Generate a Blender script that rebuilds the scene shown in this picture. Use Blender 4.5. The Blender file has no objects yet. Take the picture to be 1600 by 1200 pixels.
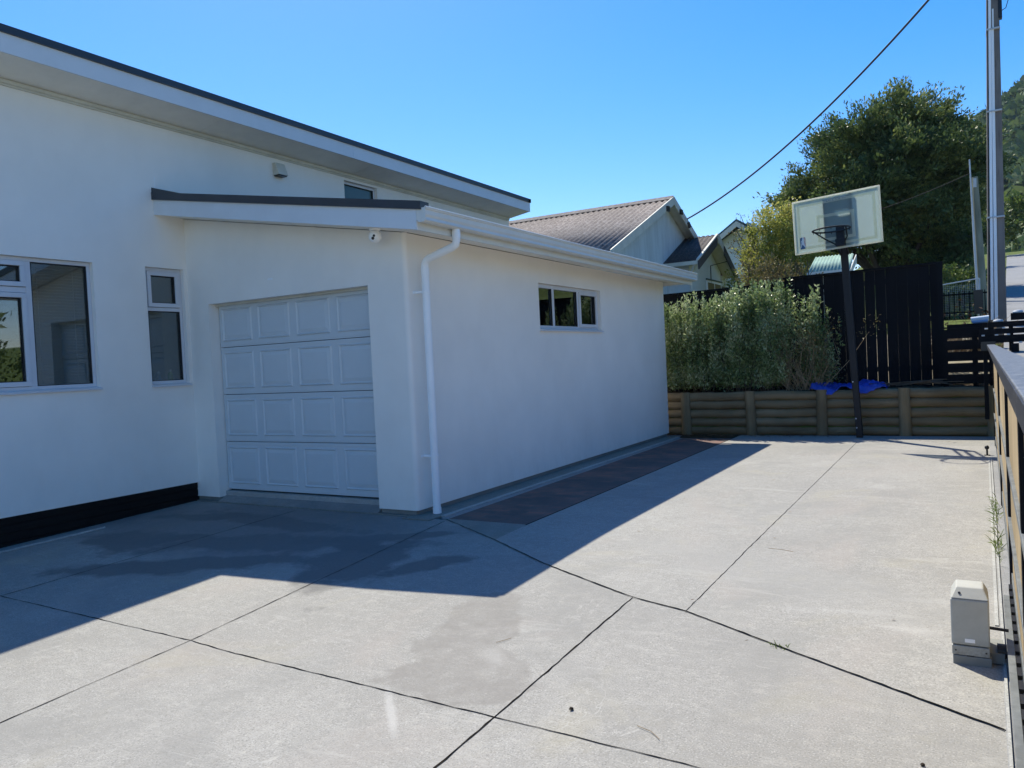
import bpy, math, random
import numpy as np
from mathutils import Vector, Matrix
random.seed(7)
rng = np.random.default_rng(11)
SC = bpy.context.scene
COL = SC.collection
R = math.radians

# ------------------------------------------------------------------ camera
cam = bpy.data.cameras.new('camera')
cam.sensor_width = 36.0
cam.lens = 1208.27 / 1600 * 36
cam.clip_end = 3000
camo = bpy.data.objects.new('camera', cam)
COL.objects.link(camo)
RM = Matrix(((0.86117390, 0.02730551, 0.50757652), (0.50602824, 0.04846468, -0.86115422), (-0.04811379, 0.99845159, 0.02791915)))
camo.matrix_world = Matrix.Translation((0, 0, 1.6)) @ RM.to_4x4()
SC.camera = camo

# ------------------------------------------------------------------ light
SUN_DIR = Vector((-.512, .487, 1.0)).normalized()      # towards the sun
world = bpy.data.worlds.new('World')
SC.world = world
world.use_nodes = True
wn = world.node_tree
sky = wn.nodes.new('ShaderNodeTexSky')
sky.sky_type = 'NISHITA'
sky.sun_disc = False
sky.sun_elevation = math.asin(SUN_DIR.z)
sky.sun_rotation = math.atan2(SUN_DIR.x, SUN_DIR.y)
sky.air_density = 1.0
sky.dust_density = 0.35
sky.ozone_density = 3.0
hs = wn.nodes.new('ShaderNodeHueSaturation')
hs.inputs['Saturation'].default_value = 1.46
hs.inputs['Value'].default_value = 1.0
wn.links.new(sky.outputs[0], hs.inputs['Color'])
tint = wn.nodes.new('ShaderNodeMix'); tint.data_type = 'RGBA'; tint.blend_type = 'MULTIPLY'
tint.inputs[0].default_value = 1.0; tint.inputs[7].default_value = (1.04, .895, .965, 1)
wn.links.new(hs.outputs[0], tint.inputs[6]); wn.links.new(tint.outputs[2], wn.nodes['Background'].inputs[0])
wn.nodes['Background'].inputs[1].default_value = 0.132
sun = bpy.data.lights.new('sun', 'SUN')
sun.energy = 4.2
sun.angle = R(0.53)
sun.color = (1.0, .94, .79)
suno = bpy.data.objects.new('sun', sun)
COL.objects.link(suno)
suno.rotation_euler = SUN_DIR.to_track_quat('Z', 'Y').to_euler()
SC.view_settings.view_transform = 'Standard'
SC.view_settings.look = 'None'
SC.view_settings.exposure = 0.64
SC.view_settings.gamma = 1.0
SC.render.engine = 'CYCLES'
SC.cycles.max_bounces = 8
SC.cycles.transparent_max_bounces = 12

# ------------------------------------------------------------------ materials
def srgb(r, g, b):
    f = lambda c: (c / 255 / 12.92) if c <= 10 else ((c / 255 + .055) / 1.055) ** 2.4
    return (f(r), f(g), f(b), 1)

class Mat:
    def __init__(s, name, base=(.5, .5, .5), rough=.6, metal=0.0, spec=.5):
        s.m = bpy.data.materials.new(name)
        s.m.use_nodes = True
        s.nt = s.m.node_tree
        s.b = s.nt.nodes['Principled BSDF']
        s.b.inputs['Base Color'].default_value = (*base[:3], 1)
        s.b.inputs['Roughness'].default_value = rough
        s.b.inputs['Metallic'].default_value = metal
        s.b.inputs['Specular IOR Level'].default_value = spec
        s.col = None
        s.h = None
        s.tc = s.nt.nodes.new('ShaderNodeTexCoord')
    def link(s, a, b): s.nt.links.new(a, b)
    def coords(s, scale=(1, 1, 1), kind='Object', rot=(0, 0, 0)):
        mp = s.nt.nodes.new('ShaderNodeMapping')
        mp.inputs['Scale'].default_value = scale
        mp.inputs['Rotation'].default_value = rot
        s.link(s.tc.outputs[kind], mp.inputs[0])
        return mp.outputs[0]
    def noise(s, scale=5, detail=4, rough=.6, co=None, stretch=(1, 1, 1), dist=0.0):
        n = s.nt.nodes.new('ShaderNodeTexNoise')
        n.inputs['Scale'].default_value = scale
        n.inputs['Detail'].default_value = detail
        n.inputs['Roughness'].default_value = rough
        n.inputs['Distortion'].default_value = dist
        s.link(co or s.coords(stretch), n.inputs['Vector'])
        return n.outputs['Fac']
    def ramp(s, fac, stops):
        r = s.nt.nodes.new('ShaderNodeValToRGB')
        e = r.color_ramp.elements
        while len(e) > 1: e.remove(e[-1])
        e[0].position = stops[0][0]; e[0].color = (*stops[0][1][:3], 1)
        for p, c in stops[1:]:
            k = e.new(p); k.color = (*c[:3], 1)
        s.link(fac, r.inputs[0])
        return r.outputs[0]
    def val(s, fac, a, b, lo=.0, hi=1.0):
        m = s.nt.nodes.new('ShaderNodeMapRange')
        m.inputs['From Min'].default_value = a; m.inputs['From Max'].default_value = b
        m.inputs['To Min'].default_value = lo; m.inputs['To Max'].default_value = hi
        s.link(fac, m.inputs[0])
        return m.outputs[0]
    def mix(s, fac, a, b, mode='MIX'):
        m = s.nt.nodes.new('ShaderNodeMix'); m.data_type = 'RGBA'; m.blend_type = mode
        for sock, v in ((m.inputs[0], fac), (m.inputs[6], a), (m.inputs[7], b)):
            if hasattr(v, 'is_linked') or hasattr(v, 'links'): s.link(v, sock)
            elif isinstance(v, (int, float)): sock.default_value = v
            else: sock.default_value = (*v[:3], 1)
        return m.outputs[2]
    def math(s, op, a, b=0.0):
        m = s.nt.nodes.new('ShaderNodeMath'); m.operation = op
        for sock, v in ((m.inputs[0], a), (m.inputs[1], b)):
            if isinstance(v, (int, float)): sock.default_value = v
            else: s.link(v, sock)
        return m.outputs[0]
    def setcol(s, c): s.link(c, s.b.inputs['Base Color']); return s
    def bump(s, h, strength=.3, dist=.01, n=None):
        b = s.nt.nodes.new('ShaderNodeBump')
        b.inputs['Strength'].default_value = strength
        b.inputs['Distance'].default_value = dist
        s.link(h, b.inputs['Height'])
        if n is not None: s.link(n, b.inputs['Normal'])
        s.link(b.outputs[0], s.b.inputs['Normal'])
        return b.outputs[0]

def painted(name, c, rough=.5, var=.06, bumps=.05, scale=3.0):
    m = Mat(name, c, rough)
    n = m.noise(scale, 6, .65)
    m.setcol(m.ramp(n, [(.3, [x * (1 - var) for x in c[:3]]), (.7, [min(1, x * (1 + var)) for x in c[:3]])]))
    m.bump(m.noise(scale * 25, 3), bumps, .003)
    return m.m

def plaster(name, c):
    m = Mat(name, c, .82, spec=.25)
    n1 = m.noise(.9, 5, .6)
    n2 = m.noise(6, 6, .7, stretch=(1, 1, .35))
    base = m.ramp(n1, [(.3, [x * .93 for x in c]), (.72, [min(.97, x * 1.03) for x in c])])
    gz = m.nt.nodes.new('ShaderNodeSeparateXYZ'); m.link(m.coords(), gz.inputs[0])
    low = m.val(gz.outputs[2], .55, .05, 0, 1)
    dirt = m.math('MULTIPLY', m.val(n2, .45, .8), m.math('ADD', m.math('MULTIPLY', low, .10), .035))
    m.setcol(m.mix(dirt, base, (.32, .29, .25)))
    h = m.math('ADD', m.noise(140, 3, .6), m.math('MULTIPLY', m.noise(2.2, 2, .5), 1.6))
    m.bump(h, .22, .006)
    return m.m

def wood(name, c1, c2, scale=9, stretch=(1, 1, .08), rough=.8, axis='z', bump=.4):
    st = {'z': (1, 1, .07), 'x': (.07, 1, 1), 'y': (1, .07, 1)}[axis]
    m = Mat(name, c1, rough, spec=.2)
    n = m.noise(scale, 7, .7, stretch=st, dist=.3)
    n2 = m.noise(1.3, 3, .5)
    a = m.ramp(n, [(.28, c1), (.72, c2)])
    oi = m.nt.nodes.new('ShaderNodeObjectInfo')
    a = m.mix(m.val(oi.outputs['Random'], 0, 1, 0, .55), a, [x * .75 for x in c1])
    a = m.mix(m.val(m.noise(scale * 2.2, 5, .8, stretch=st), .56, .70, 0, .7), a, [x * .35 for x in c1])
    m.setcol(m.mix(m.val(n2, .35, .7, 0, .6), a, [x * .5 for x in c1]))
    m.bump(m.noise(scale * 3, 5, .7, stretch=st), bump, .012)
    return m.m

M = {}
M['plaster'] = plaster('white_plaster', (.93, .885, .82))
M['soffit'] = painted('soffit_paint', (.90, .86, .77), .6)
M['fascia'] = painted('fascia_paint', (.72, .75, .78), .45, .04)
M['flash'] = painted('dark_flashing', (.035, .04, .05), .38, .2)
M['gutter'] = painted('gutter_paint', (.70, .70, .66), .35, .05)
M['door'] = painted('door_steel', (.63, .67, .69), .42, .03, .03)
M['alu'] = painted('window_aluminium', (.66, .67, .70), .38, .04, .02)
M['pvc'] = painted('white_pvc', (.93, .94, .95), .3, .03, .01)
M['black'] = painted('black_plastic', (.012, .012, .014), .35, .2, .02)
M['seal'] = painted('rubber_seal', (.02, .02, .022), .6, .1, .02)
M['skirt'] = wood('black_skirting_boards', (.010, .009, .009), (.017, .014, .013), axis='y')
M['roof_dark'] = painted('dark_roof_steel', (.05, .055, .06), .4)
M['inside'] = painted('room_paint', (.75, .72, .66), .8)
M['inside_dark'] = painted('room_furniture', (.04, .042, .05), .6)
M['blind'] = painted('blind_slats', (.55, .53, .48), .5)
M['bark'] = wood('bark', (.07, .05, .035), (.16, .13, .10), axis='z')
M['galv'] = painted('galvanised_steel', (.52, .54, .56), .35, .12, .05, 8)

def glass(name, tint=(.62, .70, .72), ior=1.5):
    m = bpy.data.materials.new(name); m.use_nodes = True
    nt = m.node_tree
    for n in list(nt.nodes): nt.nodes.remove(n)
    o = nt.nodes.new('ShaderNodeOutputMaterial'); mx = nt.nodes.new('ShaderNodeMixShader')
    t = nt.nodes.new('ShaderNodeBsdfTransparent'); g = nt.nodes.new('ShaderNodeBsdfGlossy')
    f = nt.nodes.new('ShaderNodeFresnel'); f.inputs[0].default_value = ior
    mp = nt.nodes.new('ShaderNodeMapRange'); mp.inputs['To Min'].default_value = .11; mp.inputs['To Max'].default_value = 1
    t.inputs[0].default_value = (*tint, 1); g.inputs['Roughness'].default_value = .012
    g.inputs['Color'].default_value = (.92, .96, .98, 1)
    nt.links.new(f.outputs[0], mp.inputs[0]); nt.links.new(mp.outputs[0], mx.inputs[0])
    nt.links.new(t.outputs[0], mx.inputs[1]); nt.links.new(g.outputs[0], mx.inputs[2]); nt.links.new(mx.outputs[0], o.inputs[0])
    return m
M['glass'] = glass('window_glass')
M['frost'] = Mat('obscure_glass', (.07, .12, .12), .12).m

def concrete(name, c, joints=False, dark=1.0):
    m = Mat(name, c, .78, spec=.35)
    big = m.noise(.35, 5, .6)
    mid = m.noise(2.1, 7, .68, dist=.4)
    fine = m.noise(38, 5, .75)
    grit = m.noise(120, 2, .6)
    a = m.ramp(big, [(.3, [x * .80 for x in c]), (.7, [x * 1.10 for x in c])])
    a = m.mix(m.val(mid, .35, .72, .0, .5), a, [c[0] * .74, c[1] * .745, c[2] * .75])
    a = m.mix(m.val(mid, .30, .12, .0, .5), a, [c[0] * 1.22, c[1] * 1.2, c[2] * 1.16])
    a = m.mix(m.val(fine, .58, .75, 0, .35), a, [x * 1.3 for x in c])
    a = m.mix(m.val(grit, .55, .66, 0, .75), a, [x * .5 for x in c])
    a = m.mix(m.val(grit, .41, .30, 0, .7), a, [x * 1.6 for x in c])
    spk = m.noise(48, 4, .8)
    a = m.mix(m.val(spk, .57, .68, 0, .5), a, [x * .65 for x in c])
    a = m.mix(m.val(spk, .40, .32, 0, .4), a, [x * 1.35 for x in c])
    gm = m.noise(13, 6, .72)
    a = m.mix(m.val(gm, .50, .68, 0, .5), a, [c[0] * .74, c[1] * .73, c[2] * .71])
    a = m.mix(m.val(gm, .46, .32, 0, .45), a, [c[0] * 1.24, c[1] * 1.22, c[2] * 1.18])
    pit = m.noise(75, 3, .5)
    a = m.mix(m.val(pit, .66, .72, 0, .7), a, [x * .42 for x in c])
    a = m.mix(m.val(pit, .32, .27, 0, .6), a, [x * 1.6 for x in c])
    yel = m.noise(1.1, 5, .65, dist=.6)
    a = m.mix(m.val(yel, .56, .70, 0, .35), a, [c[0] * 1.08, c[1] * 1.02, c[2] * .80])
    broad = m.noise(.75, 4, .6, dist=.8)
    a = m.mix(m.val(broad, .50, .64, 0, .5), a, [c[0] * .70, c[1] * .71, c[2] * .72])
    a = m.mix(m.val(m.noise(.6, 4, .6, dist=1.0, stretch=(1.3, .8, 1)), .54, .68, 0, .30), a, [c[0] * 1.05, c[1] * .96, c[2] * .93])
    ln = m.noise(1.7, 3, .5, stretch=(.5, 2.6, 1), dist=2.2)
    a = m.mix(m.val(m.math('ABSOLUTE', m.math('SUBTRACT', ln, .5)), .010, .003, 0, .20), a, [x * 1.4 for x in c])
    ln2 = m.noise(1.1, 4, .6, stretch=(2.2, .6, 1), dist=2.6)
    a = m.mix(m.math('MULTIPLY', m.val(m.math('ABSOLUTE', m.math('SUBTRACT', ln2, .47)), .009, .002, 0, .35), m.val(m.noise(.8, 2, .5), .55, .65)), a, [x * 1.55 for x in c])
    # long scuffs and tyre rubs
    scuff = m.noise(1.5, 5, .7, stretch=(.35, 1.6, 1), dist=1.3)
    a = m.mix(m.val(scuff, .60, .66, 0, .30), a, [x * 1.28 for x in c])
    scuff2 = m.noise(.9, 6, .75, stretch=(1.2, .5, 1), dist=1.8)
    a = m.mix(m.val(scuff2, .62, .70, 0, .30), a, [x * .7 for x in c])
    return m, a, fine, grit

def finish_concrete(m, a, fine, grit):
    m.setcol(a)
    h = m.math('ADD', m.math('MULTIPLY', grit, .7), fine)
    m.bump(h, .45, .004)
    m.link(m.val(fine, .3, .7, .66, .88), m.b.inputs['Roughness'])
    return m.m

def blob(m, cx, cy, rx, ry, rot, soft=.35, wob=.9):
    """a stain or painted shade patch with its own shape: 1 inside an irregular ellipse"""
    mp = m.nt.nodes.new('ShaderNodeMapping'); mp.vector_type = 'TEXTURE'
    mp.inputs['Location'].default_value = (cx, cy, 0); mp.inputs['Rotation'].default_value = (0, 0, rot); mp.inputs['Scale'].default_value = (rx, ry, 1)
    m.link(m.tc.outputs['Object'], mp.inputs[0])
    sp = m.nt.nodes.new('ShaderNodeSeparateXYZ'); m.link(mp.outputs[0], sp.inputs[0])
    d = m.math('SQRT', m.math('ADD', m.math('MULTIPLY', sp.outputs[0], sp.outputs[0]), m.math('MULTIPLY', sp.outputs[1], sp.outputs[1])))
    d = m.math('ADD', d, m.math('MULTIPLY', m.math('SUBTRACT', m.noise(2.6, 5, .6), .5), wob * 2))
    return m.val(d, 1.0, 1.0 - soft, 0, 1)

cc = (.318, .308, .287)
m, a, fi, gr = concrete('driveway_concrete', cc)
damp = blob(m, -2.68, 3.95, .30, .78, .30, .14, .75)
damp2 = blob(m, -2.35, 3.28, .46, .30, .1, .14, .85)
damp3 = blob(m, -2.45, 3.62, .58, .2, -.5, .14, .8)
a = m.mix(m.math('MULTIPLY', m.math('MULTIPLY', m.math('MAXIMUM', m.math('MAXIMUM', damp, damp2), damp3), m.val(m.noise(6, 6, .7), .36, .60, .35, 1.0)), .78), a, (.205, .193, .178))
a = m.mix(m.math('MULTIPLY', blob(m, -2.33, 3.62, .10, .24, .5, .6, .9), .5), a, (.36, .35, .33))
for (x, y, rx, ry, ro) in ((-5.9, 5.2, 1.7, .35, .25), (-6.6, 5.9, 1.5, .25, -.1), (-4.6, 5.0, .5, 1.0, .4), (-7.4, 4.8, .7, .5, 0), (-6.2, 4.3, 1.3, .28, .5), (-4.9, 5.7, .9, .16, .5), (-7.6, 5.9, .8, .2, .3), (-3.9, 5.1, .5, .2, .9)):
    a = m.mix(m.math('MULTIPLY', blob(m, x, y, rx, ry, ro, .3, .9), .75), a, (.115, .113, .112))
painted_shade = blob(m, -6.6, 5.6, 2.6, 1.25, .12, .35, .35)  # extra shade before the garage, darkened into the slab colour
a = m.mix(m.math('MULTIPLY', painted_shade, .62), a, (.155, .155, .158))
wh = blob(m, -2.45, 2.85, .035, .34, .75, .5, .5)
a = m.mix(m.math('MULTIPLY', wh, .35), a, (.55, .54, .52))
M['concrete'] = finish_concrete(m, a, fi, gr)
m, a, fi, gr = concrete('rear_slab_concrete', (.335, .325, .302))
for (x, y, rx, ry, ro) in ((-.35, 4.75, .35, .10, -.1), (-.6, 5.0, .4, .08, .3), (-.2, 5.35, .3, .07, .1)):
    a = m.mix(m.math('MULTIPLY', blob(m, x, y, rx, ry, ro, .8, 1.4), .16), a, (.60, .59, .57))
a = m.mix(m.math('MULTIPLY', blob(m, -1.2, 5.6, 2.0, .5, -.5, .6, .9), .4), a, (.30, .295, .28))
M['concrete_back'] = finish_concrete(m, a, fi, gr)
m, a, fi, gr = concrete('strip_concrete', (.24, .245, .22)); M['strip'] = finish_concrete(m, a, fi, gr)
m, a, fi, gr = concrete('lip_concrete', (.42, .42, .40)); M['lip'] = finish_concrete(m, a, fi, gr)
m, a, fi, gr = concrete('street_asphalt', (.27, .27, .27)); M['asphalt'] = finish_concrete(m, a, fi, gr)
m, a, fi, gr = concrete('path_concrete', (.30, .30, .30)); M['path'] = finish_concrete(m, a, fi, gr)
m = Mat('joint_dirt', (.03, .027, .022), 1.0, spec=0.0)
m.setcol(m.ramp(m.noise(14, 5, .7), [(.4, (.010, .009, .008)), (.62, (.025, .022, .018)), (.78, (.09, .07, .045))])); M['joint'] = m.m
m = Mat('brick_paving', (.1, .06, .05), .9)
br = m.nt.nodes.new('ShaderNodeTexBrick'); br.inputs['Scale'].default_value = 1.0
br.inputs['Brick Width'].default_value = .22; br.inputs['Row Height'].default_value = .11; br.inputs['Mortar Size'].default_value = .006
br.inputs['Color1'].default_value = (.24, .115, .09, 1); br.inputs['Color2'].default_value = (.13, .09, .08, 1); br.inputs['Mortar'].default_value = (.12, .115, .105, 1)
m.link(m.coords(), br.inputs['Vector'])
m.setcol(m.mix(m.val(m.noise(1.6, 6, .7), .42, .62, 0, .85), br.outputs['Color'], (.07, .068, .068)))
m.bump(br.outputs['Fac'], -.4, .004); M['brick'] = m.m

def soilmat(name, a, b, c, sc=9):
    m = Mat(name, a, .95, spec=.1)
    m.setcol(m.ramp(m.noise(sc, 8, .75), [(.3, a), (.5, b), (.72, c)]))
    m.bump(m.noise(sc * 5, 5, .8), .8, .03); return m.m
M['soil'] = soilmat('garden_soil', (.03, .022, .015), (.07, .05, .03), (.12, .09, .05))
M['grass_ground'] = soilmat('grass_ground', (.055, .075, .02), (.11, .145, .035), (.19, .20, .08), 2.0)
M['dry_ground'] = soilmat('dry_ground', (.22, .19, .13), (.34, .30, .21), (.46, .42, .32), 3.0)
M['logs'] = wood('weathered_logs', (.22, .16, .085), (.42, .32, .19), 7, axis='x', bump=.7)
M['logpost'] = wood('weathered_post', (.22, .16, .085), (.40, .31, .18), 7, axis='z', bump=.7)
M['blackwood'] = wood('black_stained_boards', (.0045, .005, .0075), (.009, .010, .014), 8, axis='z', bump=.25)
M['blackwood_x'] = wood('black_stained_slats', (.0045, .005, .0075), (.010, .011, .015), 8, axis='x', bump=.25)
m = Mat('worn_grey_rail', (.03, .03, .035), .36, spec=.7)
m.setcol(m.mix(m.val(m.noise(38, 5, .75, stretch=(1, .5, 1)), .45, .75, 0, .8), (.13, .14, .155), (.36, .36, .36))); m.bump(m.noise(60, 5, .7), .5, .004); M['greywood'] = m.m
m = Mat('flaking_black_paint', (.02, .02, .022), .6)
m.setcol(m.mix(m.val(m.noise(30, 5, .75), .58, .70, 0, .8), (.012, .012, .015), (.20, .19, .17))); M['blackwood_y'] = m.m
M['gatemetal'] = painted('gate_steel_worn', (.15, .16, .16), .5, .3, .2, 12)
M['rawpine'] = wood('raw_pine_face', (.50, .38, .22), (.66, .52, .33), 8, axis='z', bump=.3)
M['polewood'] = wood('utility_pole_timber', (.24, .21, .19), (.38, .34, .31), 7, axis='z', bump=.4)
M['polegreen'] = wood('treated_pole_timber', (.20, .21, .16), (.34, .34, .26), 7, axis='z', bump=.4)
m = Mat('pale_green_weatherboard', (.42, .48, .47), .75)
st = m.noise(3.0, 7, .7, stretch=(1, 1, .12))
m.setcol(m.mix(m.val(st, .45, .75, 0, .75), (.60, .66, .68), (.30, .34, .35))); m.bump(m.noise(20, 3), .1, .01); M['weather'] = m.m
m = Mat('clean_weatherboard', (.50, .54, .52), .75)
m.setcol(m.mix(m.val(m.noise(2.0, 5, .7), .45, .8, 0, .4), (.66, .71, .72), (.46, .50, .50))); M['weather2'] = m.m
M['cream'] = painted('cream_timber', (.62, .60, .52), .6, .15, .1, 2)
M['darkbarge'] = painted('dark_barge', (.05, .05, .06), .5)
M['greenbarge'] = painted('green_barge', (.02, .07, .065), .45)
m = Mat('lichen_corrugated_roof', (.2, .15, .13), .9)
r1 = m.noise(.55, 5, .7); r2 = m.noise(9, 7, .8); r3 = m.noise(30, 4, .8)
a = m.ramp(r2, [(.35, (.07, .055, .05)), (.52, (.19, .16, .148)), (.66, (.34, .315, .295))])
a = m.mix(m.val(r3, .52, .66, 0, .75), a, (.40, .375, .35)); m.setcol(m.mix(m.val(r1, .4, .65, 0, .5), a, (.10, .085, .08)))
m.bump(r3, .4, .01); M['oldroof'] = m.m
m = Mat('lichen_shaded_roof', (.05, .05, .05), .9)
a = m.ramp(m.noise(16, 6, .8), [(.42, (.03, .028, .03)), (.58, (.09, .075, .07)), (.7, (.26, .23, .2))]); m.setcol(a); M['oldroof_shade'] = m.m  # shaded copy of the old roof: the main barge's shade as colour
M['greenroof'] = painted('pale_green_roof', (.25, .37, .32), 1.0, .2)
M['tarp'] = painted('blue_tarpaulin', (.025, .06, .40), .45, .35, .1, 5)
M['whiteroll'] = painted('white_sheet', (.62, .68, .74), .4, .1)
M['hedge_twig'] = painted('twigs', (.10, .075, .05), .9, .3)
M['dry_twig'] = painted('dry_twigs', (.30, .22, .13), .9, .3)
m = Mat('motor_cover', (.44, .44, .40), .5)
gz_ = m.nt.nodes.new('ShaderNodeSeparateXYZ'); m.link(m.coords(), gz_.inputs[0])
a = m.ramp(m.noise(9, 6, .7), [(.3, (.40, .40, .365)), (.7, (.47, .47, .43))])
a = m.mix(m.math('MULTIPLY', m.val(gz_.outputs[2], .14, .05, 0, 1), m.val(m.noise(30, 6, .75), .35, .65)), a, (.24, .22, .18))
m.setcol(m.mix(m.val(m.noise(55, 5, .8, stretch=(1, 1, .2)), .60, .72, 0, .5), a, (.28, .27, .24))); M['motor'] = m.m
M['motor_dark'] = painted('motor_base', (.22, .225, .21), .6, .15)
M['cable'] = painted('cable_sheath', (.004, .004, .005), .8)
M['board'] = None

def leafmat(name, stops, trans=.35, rough=.5, clump=.9):
    m = bpy.data.materials.new(name); m.use_nodes = True
    nt = m.node_tree; b = nt.nodes['Principled BSDF']
    g = nt.nodes.new('ShaderNodeNewGeometry'); r = nt.nodes.new('ShaderNodeValToRGB')
    tc = nt.nodes.new('ShaderNodeTexCoord'); nz = nt.nodes.new('ShaderNodeTexNoise'); nz.inputs['Scale'].default_value = clump
    nt.links.new(tc.outputs['Object'], nz.inputs['Vector'])
    mm = nt.nodes.new('ShaderNodeMath'); mm.operation = 'MULTIPLY_ADD'; mm.inputs[1].default_value = .55
    m2 = nt.nodes.new('ShaderNodeMath'); m2.operation = 'MULTIPLY_ADD'; m2.inputs[1].default_value = 1.3; m2.inputs[2].default_value = -.42
    nt.links.new(nz.outputs['Fac'], m2.inputs[0]); nt.links.new(g.outputs['Random Per Island'], mm.inputs[0]); nt.links.new(m2.outputs[0], mm.inputs[2])
    e = r.color_ramp.elements
    while len(e) > 1: e.remove(e[-1])
    e[0].position = stops[0][0]; e[0].color = (*stops[0][1], 1)
    for p, c in stops[1:]: k = e.new(p); k.color = (*c, 1)
    nt.links.new(mm.outputs[0], r.inputs[0]); nt.links.new(r.outputs[0], b.inputs['Base Color'])
    b.inputs['Roughness'].default_value = rough; b.inputs['Specular IOR Level'].default_value = .35
    t = nt.nodes.new('ShaderNodeBsdfTranslucent'); mx = nt.nodes.new('ShaderNodeMixShader'); mx.inputs[0].default_value = trans
    nt.links.new(r.outputs[0], t.inputs[0]); nt.links.new(b.outputs[0], mx.inputs[1]); nt.links.new(t.outputs[0], mx.inputs[2])
    nt.links.new(mx.outputs[0], nt.nodes['Material Output'].inputs[0])
    return m
M['leaf_tree'] = leafmat('tree_leaves', [(.05, (.035, .065, .025)), (.5, (.085, .13, .04)), (.95, (.25, .28, .08))], .36, .5, .7)
M['leaf_yellow'] = leafmat('yellowgreen_leaves', [(.05, (.13, .17, .03)), (.5, (.31, .33, .07)), (.95, (.52, .46, .13))], .48, .5)
M['leaf_hedge'] = leafmat('silver_hedge_leaves', [(.1, (.08, .14, .04)), (.5, (.26, .34, .13)), (.95, (.62, .66, .42))], .40, .32, 2.2)
M['leaf_olive'] = leafmat('olive_dry_leaves', [(.1, (.09, .08, .03)), (.6, (.18, .15, .06)), (.95, (.3, .25, .12))], .3, .6, 2.0)
M['leaf_hill'] = leafmat('hill_forest_leaves', [(.05, (.03, .065, .03)), (.5, (.075, .13, .05)), (.95, (.18, .23, .08))], .25, .7, .05)
M['leaf_bright'] = leafmat('bright_shrub_leaves', [(.1, (.05, .09, .02)), (.6, (.12, .17, .04)), (.95, (.3, .3, .1))], .35, .5, 1.0)
M['grass'] = leafmat('grass_blades', [(.1, (.08, .13, .02)), (.6, (.17, .24, .05)), (.95, (.34, .34, .12))], .4, .5, 1.0)
M['litter'] = leafmat('leaf_litter', [(.1, (.06, .035, .02)), (.6, (.16, .09, .04)), (.95, (.34, .2, .09))], .1, .8, 1.0)

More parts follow.
